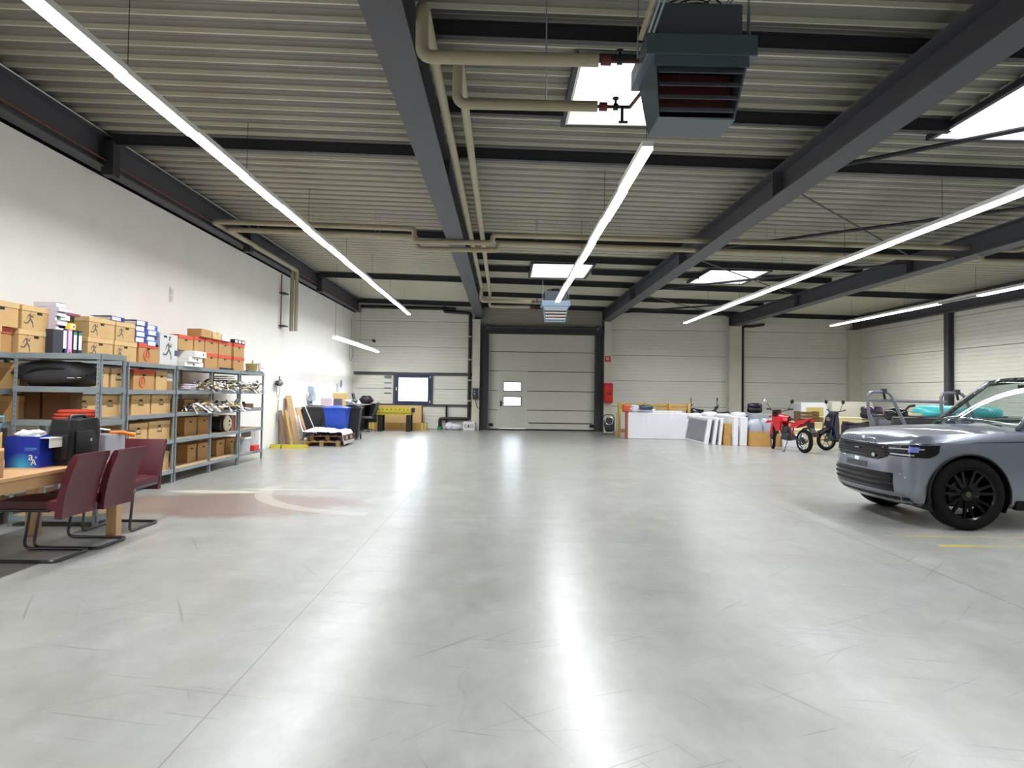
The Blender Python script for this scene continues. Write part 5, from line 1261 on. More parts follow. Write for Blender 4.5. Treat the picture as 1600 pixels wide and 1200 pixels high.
# ------------------------------------------------------------------ two-wheelers
M_tyre = mat('tyre_rubber', '0d0d0e', .9, spec=.25)
M_motred = mat('motorcycle_red', 'c8182a', .3, coat=.5)
M_navy = mat('dark_navy_enamel', '1a1d33', .25, coat=.5)
M_chrome = mat('chrome', 'c8ccd2', .12, 1)
def wheel(t, c, r, w_, rim_m, name='wheel', steer=0, spokes=14, hub=.05):
    """wheel in the local xz plane"""
    Mx = Matrix.Translation(c) @ Matrix.Rotation(steer, 4, 'Z') @ Matrix.Rotation(PI / 2, 4, 'X')
    k = w_ / 2
    o = B().lathe([(r - w_ * .9, -k * .7), (r - w_ * .35, -k), (r - .01, -k * .6), (r, 0), (r - .01, k * .6), (r - w_ * .35, k), (r - w_ * .9, k * .7)], 36, Mx, closed=True).build(name, M_tyre, t, smooth=True)
    B().lathe([(r - w_ * .9 - .02, -k * .6), (r - w_ * .9 + .004, -k * .72), (r - w_ * .9 + .004, k * .72), (r - w_ * .9 - .02, k * .6)], 32, Mx, closed=True).build('rim', rim_m, o)
    b = B()
    for i in range(spokes):
        a = 2 * PI * i / spokes; s = .03 if i % 2 else -.03
        b.cyl(Mx @ Vector((hub * math.cos(a + .5), hub * math.sin(a + .5), s)), Mx @ Vector(((r - w_ * .9 - .01) * math.cos(a), (r - w_ * .9 - .01) * math.sin(a), 0)), .004 if spokes > 10 else .012, n=4)
    q = b.build('spoke', rim_m, o); q['kind'] = 'stuff'
    B().lathe([(hub, -.05), (hub, .05)], 14, Mx).build('hub', M_gun, o)
    return o
def mirror(t, base, head, m=M_black):
    B().cyl(base, head, .007, n=6).build('mirror_stalk', M_black, t)
    B().lathe([(.001, -.03), (.045, -.025), (.06, 0), (.001, .003)], 14, Matrix.Translation(head) @ Matrix.Rotation(PI / 2, 4, 'Y')).build('mirror_head', m, t, smooth=True)
def motorcycle(label, loc, rz, paint, number='23'):
    """trail bike; front towards +x, rear contact at the origin"""
    t = thing('motorcycle', label, 'motorcycle', loc, rz, tilt=None)
    wheel(t, (0, 0, .31), .31, .10, M_chrome, 'rear_wheel', 0, 18, .06); wheel(t, (1.34, 0, .34), .34, .075, M_chrome, 'front_wheel', -.5, 18, .05)
    B().lathe([(.07, -.008), (.10, -.008), (.10, .008), (.07, .008)], 20, Matrix.Translation((0, .07, .31)) @ Matrix.Rotation(PI / 2, 4, 'X'), closed=True).build('sprocket', M_black, t)
    for s in (-1, 1):
        B().tube([(1.34, s * .075, .34), (1.22, s * .075, .68), (1.12, s * .075, .97)], [.03, .026, .024], 10).build('fork_leg', M_gun, t)
        B().tube([(0, s * .09, .31), (.48, s * .08, .40)], [.022, .028], 8).build('swingarm', M_gun, t)
        B().prism([(1.25, .42), (1.34, .44), (1.27, .72), (1.17, .74)], s * .105 - .006, s * .105 + .006, 'y').build('fork_guard', paint, t)
        B().prism([(.80, .86), (1.14, .90), (1.10, .72), (.98, .55), (.86, .58)], s * .125 - .01, s * .125 + .01, 'y').build('tank_shroud', paint, t)
        text(number, .17, M_white, t, Matrix.Translation((1.0 if s < 0 else 1.0, s * .137, .755)) @ (FACE_Y if s < 0 else FACE_Y @ Matrix.Rotation(PI, 4, 'Y')), name='number_print')
        B().prism([(.02, .78), (.42, .74), (.46, .62), (.1, .70)], s * .10 - .01, s * .10 + .01, 'y').build('side_panel', paint, t)
        B().cyl((1.16, s * .17, .92), (1.2, s * .24, .92), .028, n=8).build('indicator', mat('amber_lens', 'b85a1a', .3), t)
    B().tube([(1.1, 0, .92), (.75, 0, .78), (.35, 0, .74), (.05, 0, .82)], .024, 8).tube([(1.1, 0, .88), (.95, 0, .45), (.55, 0, .30), (.42, 0, .72)], .022, 8).build('frame', paint, t)
    b = B(); b.box(.52, .86, -.10, .10, .30, .50, bev=.03).box(.62, .84, -.08, .08, .50, .66, bev=.02); b.cyl((.62, -.13, .38), (.62, .13, .38), .09, n=16); b.build('engine', M_gun, t, smooth=True)
    for k in range(5): pass
    B().tube(fillet([(.84, -.06, .58), (1.0, -.07, .45), (.85, -.11, .28), (.5, -.12, .34), (.25, -.13, .60), (-.05, -.13, .66)], .08), .028, 8).build('exhaust', M_black, t)
    b = B(); b.grid(lambda u, v: (.62 + .52 * u, -.14 * math.sin(PI * (.15 + .7 * u)) * math.cos(PI * v), .80 + .19 * math.sin(PI * v) * (.75 + .4 * u) * (1 - .4 * max(0, u - .8) / .2)), 10, 10); b.build('fuel_tank', paint, t, smooth='all'); t.children[-1].modifiers.new('thick', 'SOLIDIFY').thickness = .01
    b = B(); b.grid(lambda u, v: (.02 + .68 * u, (-.11 + .22 * v) * (1 - .25 * u), .905 - .045 * math.sin(PI * min(1, u * 1.15)) - .03 * abs(v - .5)), 12, 6); b.build('saddle', M_black, t, smooth='all'); md = t.children[-1].modifiers.new('thick', 'SOLIDIFY'); md.thickness = .07; md.offset = 0
    B().prism([(-.28, .90), (.30, .83), (.28, .77), (-.05, .78), (-.26, .86)], -.09, .09, 'y').build('tail_piece', paint, t)
    B().prism([(-.3, .86), (-.1, .80), (-.25, .62), (-.38, .48), (-.40, .50), (-.30, .66)], -.07, .07, 'y').build('rear_mudguard', M_black, t)
    B().box(-.43, -.415, -.09, .09, .44, .56).build('number_plate', mat('dark_plate', '3a2832', .4), t); B().box(-.30, -.27, -.06, .06, .80, .87).build('tail_lamp', M_red, t)
    B().prism([(1.06, .72), (1.5, .80), (1.62, .72), (1.58, .71), (1.36, .75), (1.06, .70)], -.06, .06, 'y').build('front_mudguard', paint, t)
    B().prism([(1.16, .82), (1.24, .80), (1.22, 1.06), (1.14, 1.10)], -.11, .11, 'y').build('headlamp_mask', M_black, t); B().cyl((1.22, 0, .92), (1.25, 0, .92), .07, n=16).build('headlamp', M_chrome, t)
    B().tube(fillet([(1.02, -.40, 1.12), (1.06, -.18, 1.08), (1.10, -.05, 1.02), (1.10, .05, 1.02), (1.06, .18, 1.08), (1.02, .40, 1.12)], .06), .012, 8).build('handlebar', M_black, t)
    for s in (-1, 1): B().cyl((1.02, s * .42, 1.12), (1.04, s * .28, 1.11), .018, n=8).build('grip', M_black, t); mirror(t, (1.05, s * .26, 1.10), (1.08, s * .42, 1.33), M_chrome if s > 0 else M_black)
    B().tube([(.55, .10, .32), (.48, .26, .01)], .012, 6).cyl((.46, .26, .006), (.52, .28, .006), .02, n=6).build('side_stand', M_gun, t)
    B().tube(arc((1.2, 1.0), .1, 1.8, 4.6, 8, 'xz', .08), .006, 5).build('cable', M_black, t)
    return t
motorcycle('red trail motorcycle with white number on the tank, on its side stand', (7.86, 18.1, 0), math.atan2(1.3, -.32), M_motred)
def scooter(label, loc, rz, paint, case=True, red=True):
    t = thing('scooter', label, 'scooter', loc, rz)
    wheel(t, (0, 0, .27), .27, .10, M_gun, 'rear_wheel', 0, 6, .06); wheel(t, (1.25, 0, .28), .28, .085, M_gun, 'front_wheel', -.2, 6, .05)
    B().prism([(.96, .30), (1.06, .28), (1.14, .62), (1.08, .98), (1.0, 1.02), (.96, .70)], -.17, .17, 'y').build('leg_shield', paint, t)
    B().prism([(1.06, .62), (1.22, .68), (1.16, .92), (1.05, 1.0)], -.14, .14, 'y').build('front_cowl', paint, t); B().cyl((1.17, 0, .86), (1.20, 0, .85), .07, n=14).build('headlamp', M_chrome, t)
    B().prism([(1.0, .55), (1.28, .62), (1.5, .52), (1.52, .46), (1.45, .46), (1.25, .58), (1.02, .50)], -.055, .055, 'y').build('front_mudguard', paint, t)
    for s in (-1, 1): B().tube([(1.25, s * .07, .28), (1.10, s * .06, .62)], .02, 8).build('fork_leg', M_gun, t)
    B().prism([(-.25, .60), (.05, .72), (.62, .70), (.62, .45), (.98, .30), (.98, .24), (.45, .24), (.25, .36), (-.05, .46)], -.15, .15, 'y').build('body_shell', paint, t)
    b = B(); b.grid(lambda u, v: (-.28 + .9 * u, (-.15 + .3 * v) * (1 - .3 * u), .80 - .05 * math.sin(PI * u)), 10, 5); b.build('saddle', M_black, t, smooth='all'); md = t.children[-1].modifiers.new('thick', 'SOLIDIFY'); md.thickness = .09; md.offset = -1
    B().tube(fillet([(.92, -.36, 1.12), (1.0, -.14, 1.06), (1.0, .14, 1.06), (.92, .36, 1.12)], .06), .014, 8).build('handlebar', M_black, t); B().box(.93, 1.06, -.12, .12, .99, 1.08, bev=.02).build('instrument_cowl', M_dgrey, t)
    for s in (-1, 1): mirror(t, (.98, s * .22, 1.1), (.98, s * .32, 1.33))
    B().tube([(-.02, -.13, .3), (.3, -.14, .26)], .035, 8).build('exhaust', M_gun, t); B().tube([(.42, .12, .24), (.40, .2, .005)], .012, 6).tube([(.42, -.12, .24), (.40, -.2, .005)], .012, 6).build('centre_stand', M_gun, t)
    B().box(-.36, -.33, -.09, .09, .55, .70).build('tail_lamp', M_red, t); B().box(-.42, -.05, -.10, .10, .83, .855).build('luggage_rack', M_black, t)
    if case:
        c = B().lump((-.30, 0, .87), (.52, .50, .22), 1, .0, 1, 20, 10, .55).build('top_case', M_black, t, smooth='all'); B().lump((-.30, 0, 1.03), (.51, .50, .20), 2, .0, 1, 20, 10, .6).build('case_lid', mat('purple_black', '2b1838', .2, coat=.6), c, smooth='all')
        if red: B().box(-.565, -.545, -.15, .15, 1.02, 1.10, bev=.004).build('red_reflector', M_red, c)
    return t
scooter('black scooter with a top case, half hidden behind the car', (10.12, 19.5, 0), math.atan2(-.35, -1.2), M_navy)
scooter('dark scooter behind the bedding, only its blue top case in view', (8.62, 24.7, 0), math.atan2(.4, -1.2), M_navy, True, False)
motorcycle('dark blue motorcycle behind the leaning panels, only handlebars and tank in view', (7.95, 25.35, 0), PI - .25, M_navy, '')
# ------------------------------------------------------------------ things behind the car
t = thing('foam_box', 'white foam box on the floor behind the red motorcycle', 'box', (8.52, 20.2, 0)); B().box(-.35, .25, 0, .5, 0, .34, bev=.01).build('box_body', M_foam, t); B().box(-.36, .26, -.01, .51, .29, .33, bev=.01).build('lid', M_foam, t)
M_cream = mat('cream_wood_panel', 'd5c491', .6, var=.06)
for k, (x, y, w_, d, h, lab) in enumerate(((8.9, 21.6, 1.3, .8, .42, 'low cream chest behind the red motorcycle'), (9.4, 22.6, 1.0, .8, .62, 'cream chest right of the scooter handlebars'), (10.5, 22.7, 1.9, 1.0, .78, 'long cream chest under the white sofa parts'))):
    t = thing('cream_chest', lab, 'chest', (x, y, 0)); B().box(0, w_, 0, d, 0, h, bev=.012).build('chest_body', M_cream, t); B().box(-.01, w_ + .01, -.01, d, h, h + .025).build('chest_top', mat('cream_top', 'e0d5ae', .6), t)
t = thing('wood_crate', 'dark open wooden crate on the cream chest behind the scooter', 'crate', (9.72, 22.7, .647)); 
for k in range(3): B().box(0, .62, 0, .02, .02 + k * .11, .10 + k * .11).build('slat', MATS['dark_pallet_wood'], t); B().box(0, .62, .5, .52, .02 + k * .11, .10 + k * .11).build('slat', MATS['dark_pallet_wood'], t)
for x in (0, .60): B().box(x, x + .02, .02, .5, 0, .34).build('side_board', MATS['dark_pallet_wood'], t)
t = thing('sofa_part', 'white wrapped sofa part on its end by the corner column, left', 'sofa', (10.55, 24.6, 0)); B().box(0, 1.0, 0, .9, 0, 1.27, bev=.06).build('sofa_body', M_foam, t, smooth=True); B().box(.2, .8, -.012, 0, .5, 1.1).build('tape_patch', mat('yellow_film', 'd6c470', .5), t)
t = thing('sofa_part', 'white wrapped sofa part beside the corner column, right', 'sofa', (11.65, 24.6, 0)); B().box(0, 1.5, 0, .9, 0, 1.32, bev=.08).build('sofa_body', mat('ivory_cover', 'd8d4c4', .6), t, smooth=True)
t = thing('tube_trailer', 'grey tubular carrier frame with two hoops and a long rail behind the car', 'trailer', (6.55, 12.4, 0))
M_gt = mat('grey_powder_tube', '7d828a', .4, .4)
for x, nm in ((0, 0), (1.32, 1)):
    B().tube(fillet([(x + .12, 0, .55), (x - .02, 0, 1.22), (x - .03, 0, 1.57), (x + .36, 0, 1.57), (x + .44, 0, 1.40), (x + .66, 0, .95), (x + .74, 0, .55)], .12), .028, 10).build('hoop', M_gt, t, smooth=True)
    B().box(x + .22, x + .30, -.04, .04, 1.54, 1.63, bev=.01).build('clamp', M_dgrey, t); B().cyl((x + .26, 0, 1.54), (x + .28, 0, 1.44), .022, n=8).build('clamp_screw', M_black, t)
B().tube([(-.02, .04, 1.42), (1.4, .04, 1.40)], .028, 10).build('long_rail', M_gt, t)
B().tube([(.1, 0, .55), (2.2, 0, .55)], .03, 8).tube([(.1, 1.2, .55), (2.2, 1.2, .55)], .03, 8).tube([(.1, 0, .55), (.1, 1.2, .55)], .03, 8).tube([(2.2, 0, .55), (2.2, 1.2, .55)], .03, 8).build('base_frame', M_gt, t)
for x in (.3, 1.9): B().lathe([(.12, -.08), (.25, -.08), (.27, 0), (.25, .08), (.12, .08)], 20, Matrix.Translation((x, .1, .27)) @ Matrix.Rotation(PI / 2, 4, 'X'), closed=True).build('tyre', M_tyre, t, smooth=True); B().cyl((x, .1, .27), (x, .1, .56), .02, n=8).build('strut', M_gt, t)
t = thing('small_boat', 'low dark grey boat hull with bright rail behind the tubular frame', 'boat', (7.85, 14.2, 0))
b = B(); b.grid(lambda u, v: (-.1 + 2.9 * u, (-.5 + v) * 1.3 * math.sin(PI * (.12 + .76 * u)) ** .5, .55 + .52 * abs(2 * v - 1) ** 2.2), 18, 12); b.build('hull', M_dgrey, t, smooth='all'); t.children[-1].modifiers.new('thick', 'SOLIDIFY').thickness = .02
B().tube([(-.1 + 2.9 * u, -.65 * math.sin(PI * (.12 + .76 * u)) ** .5, 1.09) for u in [i / 12 for i in range(13)]], .022, 8).build('rail', M_chrome, t)
B().tube([(-.1 + 2.9 * u, .65 * math.sin(PI * (.12 + .76 * u)) ** .5, 1.09) for u in [i / 12 for i in range(13)]], .022, 8).build('rail', M_chrome, t)
for x in (.5, 2.2): B().box(x, x + .08, -.45, .45, 0, .58).build('cradle', MATS['pine_board'], t)
t = thing('teal_cover', 'turquoise domed cover over the boat, behind the car windscreen pillar', 'cover', (8.95, 14.2, 1.02)); B().lump((0, 0, 0), (.95, .8, .31), 91, .08, 1.4, 20, 10, .7).build('cover_shell', mat('turquoise_plastic', '3fb3b5', .35), t, smooth='all')
t = thing('teal_cover', 'smaller turquoise cover seen through the windscreen', 'cover', (9.9, 14.3, 1.02)); B().lump((0, 0, 0), (.55, .8, .3), 92, .08, 1.4, 20, 10, .7).build('cover_shell', MATS['turquoise_plastic'], t, smooth='all')
t = thing('helmet_case', 'black case with bright reflection lying on the boat', 'case', (8.02, 14.15, 1.0)); B().lump((0, 0, 0), (.42, .4, .26), 4, .02, 1, 18, 10, .7).build('case_body', mat('gloss_black', '0f0f18', .08), t, smooth='all')
t = thing('rag_heap', 'beige and dark odds and ends lying on the boat', 'rags', (8.38, 14.2, 1.0)); B().lump((0, 0, 0), (.3, .4, .16), 93, .3, 2, 12, 8).build('beige_rags', mat('beige_rag', 'b9a98c', .8), t, smooth='all')
t = thing('handlebar', 'dark handlebar piece leaning on the boat left of the hoop', 'handlebar', (7.9, 14.0, 1.08)); B().tube([(0, 0, 0), (.15, 0, .06), (.3, 0, .22), (.42, 0, .24)], .022, 8).build('bar', M_ink, t)
# ------------------------------------------------------------------ the car
def car():
    """local: x backwards from the nose, y across (viewer's side negative), z up"""
    t = thing('car', 'steel grey luxury off-road car with black wheels, cut by the right edge', 'car', (CARX, CARY, 0), CARR)
    paint = mat('steel_grey_metallic', '7f8592', .28, .55, coat=.8)
    gblack = mat('gloss_black_trim', '08080a', .22, spec=.35)
    mblack = mat('matt_black_trim', '101113', .6, spec=.3)
    # plan outline, from the middle of the nose round the viewer's side to the tail
    half = [(0, 0), (.004, .2), (.015, .38), (.035, .54), (.07, .68), (.12, .79), (.19, .87), (.30, .925), (.45, .955), (.7, .98), (1.0, .995), (1.4, 1.0), (1.9, 1.0), (2.5, 1.0), (3.1, 1.0), (3.7, 1.0), (4.2, .99), (4.55, .97), (4.8, .93), (4.93, .84), (4.98, .65), (5.0, .3), (5.0, 0)]
    def ztop(d):   # shoulder line height
        P = [(0, .955), (.1, .995), (.3, 1.035), (.7, 1.065), (1.3, 1.09), (1.9, 1.11), (3.0, 1.12), (4.6, 1.14), (5.0, 1.12)]
        for i in range(len(P) - 1):
            if d <= P[i + 1][0]:
                a = (d - P[i][0]) / (P[i + 1][0] - P[i][0]); return P[i][1] * (1 - a) + P[i + 1][1] * a
        return P[-1][1]
    # levels: (fraction of height, inset)
    LVL = [(.0, .10), (.05, .045), (.16, .015), (.34, .0), (.55, .0), (.75, .006), (.88, .016), (.96, .034), (1.0, .062)]
    ZB = .24
    def side_pt(i, j, s):
        d, w = half[i]; f, e = LVL[j]
        front = max(0, 1 - d / .35)
        z0 = ZB + .0 * front
        z = z0 + (ztop(d) - z0) * f
        kx = e * (1.0 if d < 2.5 else -1.0) * (max(0, 1 - min(d, 5 - d) / .5))
        lean = .035 * front * max(0, f - .45) / .55 + .06 * front * max(0, .16 - f) / .16
        return Vector((d + kx + lean, s * max(0, w - e * min(1, w / .5)), z))
    b = B(); bm = b.bm
    n = len(half); ring_idx = [(i, -1) for i in range(n)] + [(i, 1) for i in range(n - 2, 0, -1)]
    rings = []
    for j in range(len(LVL)):
        rings.append([bm.verts.new(side_pt(i, j, s)) for (i, s) in ring_idx])
    m_ = len(ring_idx)
    for j in range(len(LVL) - 1):
        for k in range(m_): bm.faces.new((rings[j][k], rings[j][(k + 1) % m_], rings[j + 1][(k + 1) % m_], rings[j + 1][k]))
    def deck(ring, crown):
        rows = []
        for i in range(n):
            if i in (0, n - 1): rows.append([ring[i]]); continue
            A = ring[i]; C = ring[m_ - i]
            row = [A]
            for q in range(1, 8):
                u = q / 8; p = A.co.lerp(C.co, u); y = p.y / max(.01, abs(A.co.y))
                c_ = crown(p.x) * (1 - y * y) - (.012 * math.exp(-((abs(p.y) - .62) / .05) ** 2) if crown(1) > 0 else 0)
                row.append(bm.verts.new((p.x, p.y, p.z + c_)))
            row.append(C); rows.append(row)
        for i in range(n - 1):
            A, C = rows[i], rows[i + 1]
            if len(A) == 1:
                for q in range(len(C) - 1): bm.faces.new((A[0], C[q], C[q + 1]))
            elif len(C) == 1:
                for q in range(len(A) - 1): bm.faces.new((A[q], A[q + 1], C[0]))
            else:
                for q in range(8): bm.faces.new((A[q], A[q + 1], C[q + 1], C[q]))
    deck(rings[-1], lambda x: min(.055, .02 + x * .1)); deck(rings[0], lambda x: 0)
    body = b.build('body_shell', paint, t, smooth=True)
    AX = .80
    def cutter(d, r):
        cb = B().cyl((d, -1.3, .42), (d, -.50, .42), r, n=48); cb.cyl((d, 1.3, .42), (d, .50, .42), r, n=48)
        for sy in (-1, 1): cb.box(d - r * .93, d + r * .93, sy * 1.3 if sy < 0 else .5, -.5 if sy < 0 else 1.3, .0, .36)
        return cb.build('cutter', paint)
    cs = []
    for d in (AX, AX + 3.0):
        for sy in (-1, 1):
            prof = [(d + .445 * math.cos(a), .40 + .445 * math.sin(a)) for a in [PI * k / 28 for k in range(29)]] + [(d - .46, .1), (d + .46, .1)]
            cs.append(B().prism(prof, sy * 1.3, sy * .5, 'y').build('cutter', paint))
    for c in cs:
        md = body.modifiers.new('arch', 'BOOLEAN'); md.object = c; md.operation = 'DIFFERENCE'; md.solver = 'EXACT'
    dg = bpy.context.evaluated_depsgraph_get(); dg.update()
    for c in cs: c.parent = t
    dg.update()
    me = bpy.data.meshes.new_from_object(body.evaluated_get(bpy.context.evaluated_depsgraph_get()))
    body.modifiers.clear(); body.data = me
    for c in cs: bpy.data.objects.remove(c)
    me.shade_smooth(); me.set_sharp_from_angle(angle=math.radians(32))
    # surface point on the nose: y across, z up -> x just ahead of the skin
    def plan_x(y):
        y = abs(y)
        for i in range(len(half) - 1):
            if half[i + 1][1] >= y:
                a = (y - half[i][1]) / max(1e-6, half[i + 1][1] - half[i][1]); return half[i][0] * (1 - a) + half[i + 1][0] * a
        return .4
    def nose(y, z, off=.0):
        zt = ztop(plan_x(y)); f = (z - ZB) / (zt - ZB); e = 0
        for q in range(len(LVL) - 1):
            if LVL[q][0] <= f <= LVL[q + 1][0]:
                a = (f - LVL[q][0]) / (LVL[q + 1][0] - LVL[q][0]); e = LVL[q][1] * (1 - a) + LVL[q + 1][1] * a
        lean = .035 * max(0, f - .45) / .55 + .06 * max(0, .16 - f) / .16
        return Vector((plan_x(y) + e + lean - off, y, z))
    def patch(y0, y1, zlo, zhi, off, th=.012, nu=16, nv=4):
        """curved plate following the nose; zlo/zhi functions of y"""
        b = B()
        fa = lambda u, v: nose(y0 + (y1 - y0) * u, zlo(y0 + (y1 - y0) * u) * (1 - v) + zhi(y0 + (y1 - y0) * u) * v, off)
        V = b.grid(fa, nu, nv); W = b.grid(lambda u, v: fa(u, v) + Vector((th, 0, 0)), nu, nv)
        for A, C in (([r[0] for r in V], [r[0] for r in W]), ([r[-1] for r in V], [r[-1] for r in W]), (V[0], W[0]), (V[-1], W[-1])):
            for i in range(len(A) - 1): b.bm.faces.new((A[i], A[i + 1], C[i + 1], C[i]))
        return b
    K = lambda v: (lambda y: v)
    # upper grille with slats
    gl = lambda y: .735 + .06 * max(0, abs(y) - .48) / .2
    patch(-.64, .64, gl, K(.915), .004).build('grille', gblack, t)
    g = t.children[-1]
    for k in range(5):
        z = .755 + k * .034
        ww = .60 if k else .54
        patch(-ww, ww, K(z), K(z + .012), .016, .014, 16, 1).build('grille_slat', mblack, g)
    B().box(-.004, .004, -.05, .05, .838, .852).xf(Matrix.Translation((nose(0, .85, .02).x, 0, 0))).build('grille_emblem', M_alu, g)
    p = nose(-.40, .785, .02); B().lathe([(.001, .004), (.022, .003), (.024, 0)], 14, Matrix.Translation(p) @ Matrix.Rotation(-PI / 2, 4, 'Y') @ Matrix.Scale(1.6, 4, (0, 1, 0))).build('oval_badge', mat('pale_green_badge', 'a9c4b4', .3, .3), g)
    # lettering on the bonnet edge
    s = 'RANGEROVER'
    for i, ch in enumerate(s):
        y = -.33 + i * .073 + (.04 if i > 4 else 0) - .02
        q = nose(y, .93, .004)
        text(ch, .036, gblack, t, Matrix.Translation((q.x - .001, -y, .932)) @ Matrix.Rotation(-.35, 4, 'Y') @ Matrix(((0, 0, -1, 0), (-1, 0, 0, 0), (0, 1, 0, 0), (0, 0, 0, 1))), name='lettering')
    # headlights
    for sgn in (-1, 1):
        b = B(); pts = []
        def hl(u, v, off):
            # along the outline from y=.60 round the corner
            L = [.60, .68, .76, .83, .88, .92, .94, .952]
            yy = .60 + (.955 - .60) * (1 - (1 - u) ** 1.8)
            zlo = .80 - .015 * u; zhi = .922 - .015 * u + .03 * u
            if u > .8: zlo += (u - .8) * .35
            pz = nose(yy, zlo * (1 - v) + zhi * v, off)
            nrm = Vector((-1, yy ** 3, 0)).normalized() * off
            return Vector((pz.x + off + nrm.x, sgn * (yy + nrm.y), pz.z))
        def shell(o0, o1, v0=0, v1=1, u0=0, u1=1, nu=16, nv=4):
            b = B(); V = b.grid(lambda u, v: hl(u0 + (u1 - u0) * u, v0 + (v1 - v0) * v, o1), nu, nv); W = b.grid(lambda u, v: hl(u0 + (u1 - u0) * u, v0 + (v1 - v0) * v, o0), nu, nv)
            for A, C in (([r[0] for r in V], [r[0] for r in W]), ([r[-1] for r in V], [r[-1] for r in W]), (V[0], W[0]), (V[-1], W[-1])):
                for i in range(len(A) - 1): b.bm.faces.new((A[i], A[i + 1], C[i + 1], C[i]))
            return b
        h = shell(-.02, .006).build('headlamp', gblack, t, smooth=True)
        shell(.0065, .009, .62, .72, .05, .75, 12, 1).build('light_strip', mat('lamp_silver', 'c9cce0', .15, .8), h)
        shell(.0065, .012, .42, .85, .48, .66, 4, 2).build('lens', mat('lamp_lens', '8fa0ff', .05, .6), h)
        shell(.0065, .009, .12, .24, .1, .6, 8, 1).build('light_strip', mat('lamp_silver', 'c9cce0', .15, .8), h)
        shell(.0065, .010, .35, .55, .1, .42, 6, 1).build('lens', mat('lamp_smoke', '34363f', .1, .6), h)
    # lower intake with bars
    il = lambda y: .40 + .0 * y
    patch(-.72, .72, K(.385), lambda y: .60 - .0 * abs(y), .004).build('lower_intake', gblack, t)
    g = t.children[-1]
    for z in (.425, .485, .545): patch(-.70, .70, K(z), K(z + .022), .014, .014, 18, 1).build('intake_bar', mblack, g)
    patch(-.82, .82, K(.345), K(.372), .006, .02, 18, 1).build('bumper_lip', mat('dark_silver_trim', '777a80', .3, .7), t)
    patch(-.84, .84, K(.255), K(.335), .002, .02, 18, 2).build('skid_plate', mblack, t)
    patch(-.26, .26, K(.625), K(.69), .006, .008, 8, 1).build('plate_holder', mat('dark_grey_holder', '3b3e46', .5), t)
    for (y, z) in ((-.80, .60), (-.84, .56)):
        q = nose(y, z, .003); B().lathe([(.012, 0), (.012, .004), (.001, .005)], 10, Matrix.Translation(q) @ Matrix.Rotation(-PI / 2, 4, 'Y')).build('parking_sensor', M_alu, t)
    # bonnet shut line and sill
    for sgn in (-1, 1):
        pts = []
        for d in [.12, .2, .3, .5, .8, 1.1, 1.5, 1.9]:
            w_ = 1.0
            for i in range(len(half) - 1):
                if half[i][0] <= d <= half[i + 1][0]:
                    a = (d - half[i][0]) / (half[i + 1][0] - half[i][0]); w_ = half[i][1] * (1 - a) + half[i + 1][1] * a
            pts.append((d + .02, sgn * (w_ - .018 + .004), ZB + (ztop(d) - ZB) * .885))
        B().tube(pts, .004, 5).build('bonnet_shut_line', gblack, t)
        B().box(1.30, 3.32, sgn * .955 - .03, sgn * .955 + .04, .235, .34, bev=.01).build('sill', gblack, t)
        B().tube([(2.02, sgn * 1.002, .36), (2.0, sgn * 1.003, .7), (2.03, sgn * .985, 1.04)], .003, 4).build('door_shut_line', gblack, t)
        b = B(); prof = [(AX + .445 * math.cos(a), .40 + .445 * math.sin(a)) for a in [PI * k / 28 for k in range(-2, 31)]]
        B().tube([(x, sgn * .985, z) for x, z in prof], .012, 6).build('arch_lip', mblack, t)
        prof2 = [(x + 3.0, z) for x, z in prof]; B().tube([(x, sgn * .985, z) for x, z in prof2], .012, 6).build('arch_lip', mblack, t)
        for d in (AX, AX + 3.0):
            b = B()
            ang = [PI * k / 20 for k in range(-3, 24)]
            V = [[b.bm.verts.new((d + .44 * math.cos(a), sgn * y, .40 + .44 * math.sin(a))) for a in ang] for y in (.97, .52)]
            for i in range(len(ang) - 1): b.bm.faces.new((V[0][i], V[0][i + 1], V[1][i + 1], V[1][i]))
            b.bm.faces.new(V[1]); b.build('wheel_housing', mblack, t)
    # wheels
    for (d, sgn) in ((AX, -1), (AX, 1), (AX + 3.0, -1), (AX + 3.0, 1)):
        Mx = Matrix.Translation((d, sgn * .855, .40)) @ Matrix.Rotation(-sgn * PI / 2, 4, 'X') @ Matrix.Identity(4)
        r = .40
        o = B().lathe([(.29, .115), (.31, .128), (.36, .13), (.385, .118), (.399, .09), (.40, .0), (.399, -.09), (.385, -.118), (.29, -.115)], 56, Mx, closed=True).build('tyre', M_tyre, t, smooth=True)
        B().lathe([(.25, -.1), (.285, -.11), (.285, .112), (.292, .122), (.278, .122), (.262, .105), (.258, -.06)], 48, Mx, closed=True).build('rim', gblack, o, smooth=True)
        for k in range(7):
            for s2 in (-1, 1):
                a = 2 * PI * k / 7 + .22 + s2 * .13
                b = B(); x0, x1 = .05, .27
                b.add([(x0, -.02, .075), (x1, -.012 + s2 * .014, .105), (x1, .014 + s2 * .014, .105), (x0, .02, .075), (x0, -.02, .045), (x1, -.012 + s2 * .014, .075), (x1, .014 + s2 * .014, .075), (x0, .02, .045)],
                      [(0, 1, 2, 3), (7, 6, 5, 4), (0, 4, 5, 1), (1, 5, 6, 2), (2, 6, 7, 3), (3, 7, 4, 0)])
                b.xf(Mx @ Matrix.Rotation(a, 4, 'Z')); b.build('wheel_spoke', gblack, o)
        B().lathe([(.075, .04), (.075, .085), (.04, .095), (.001, .096)], 20, Mx).build('hub', gblack, o, smooth=True)
        B().lathe([(.032, .096), (.030, .101), (.001, .101)], 16, Mx).build('hub_cap', mat('dull_green_badge', '3d4a33', .4), o)
        B().lathe([(.17, .0), (.17, .02), (.001, .02)], 24, Mx).build('brake_disc', M_gun, o)
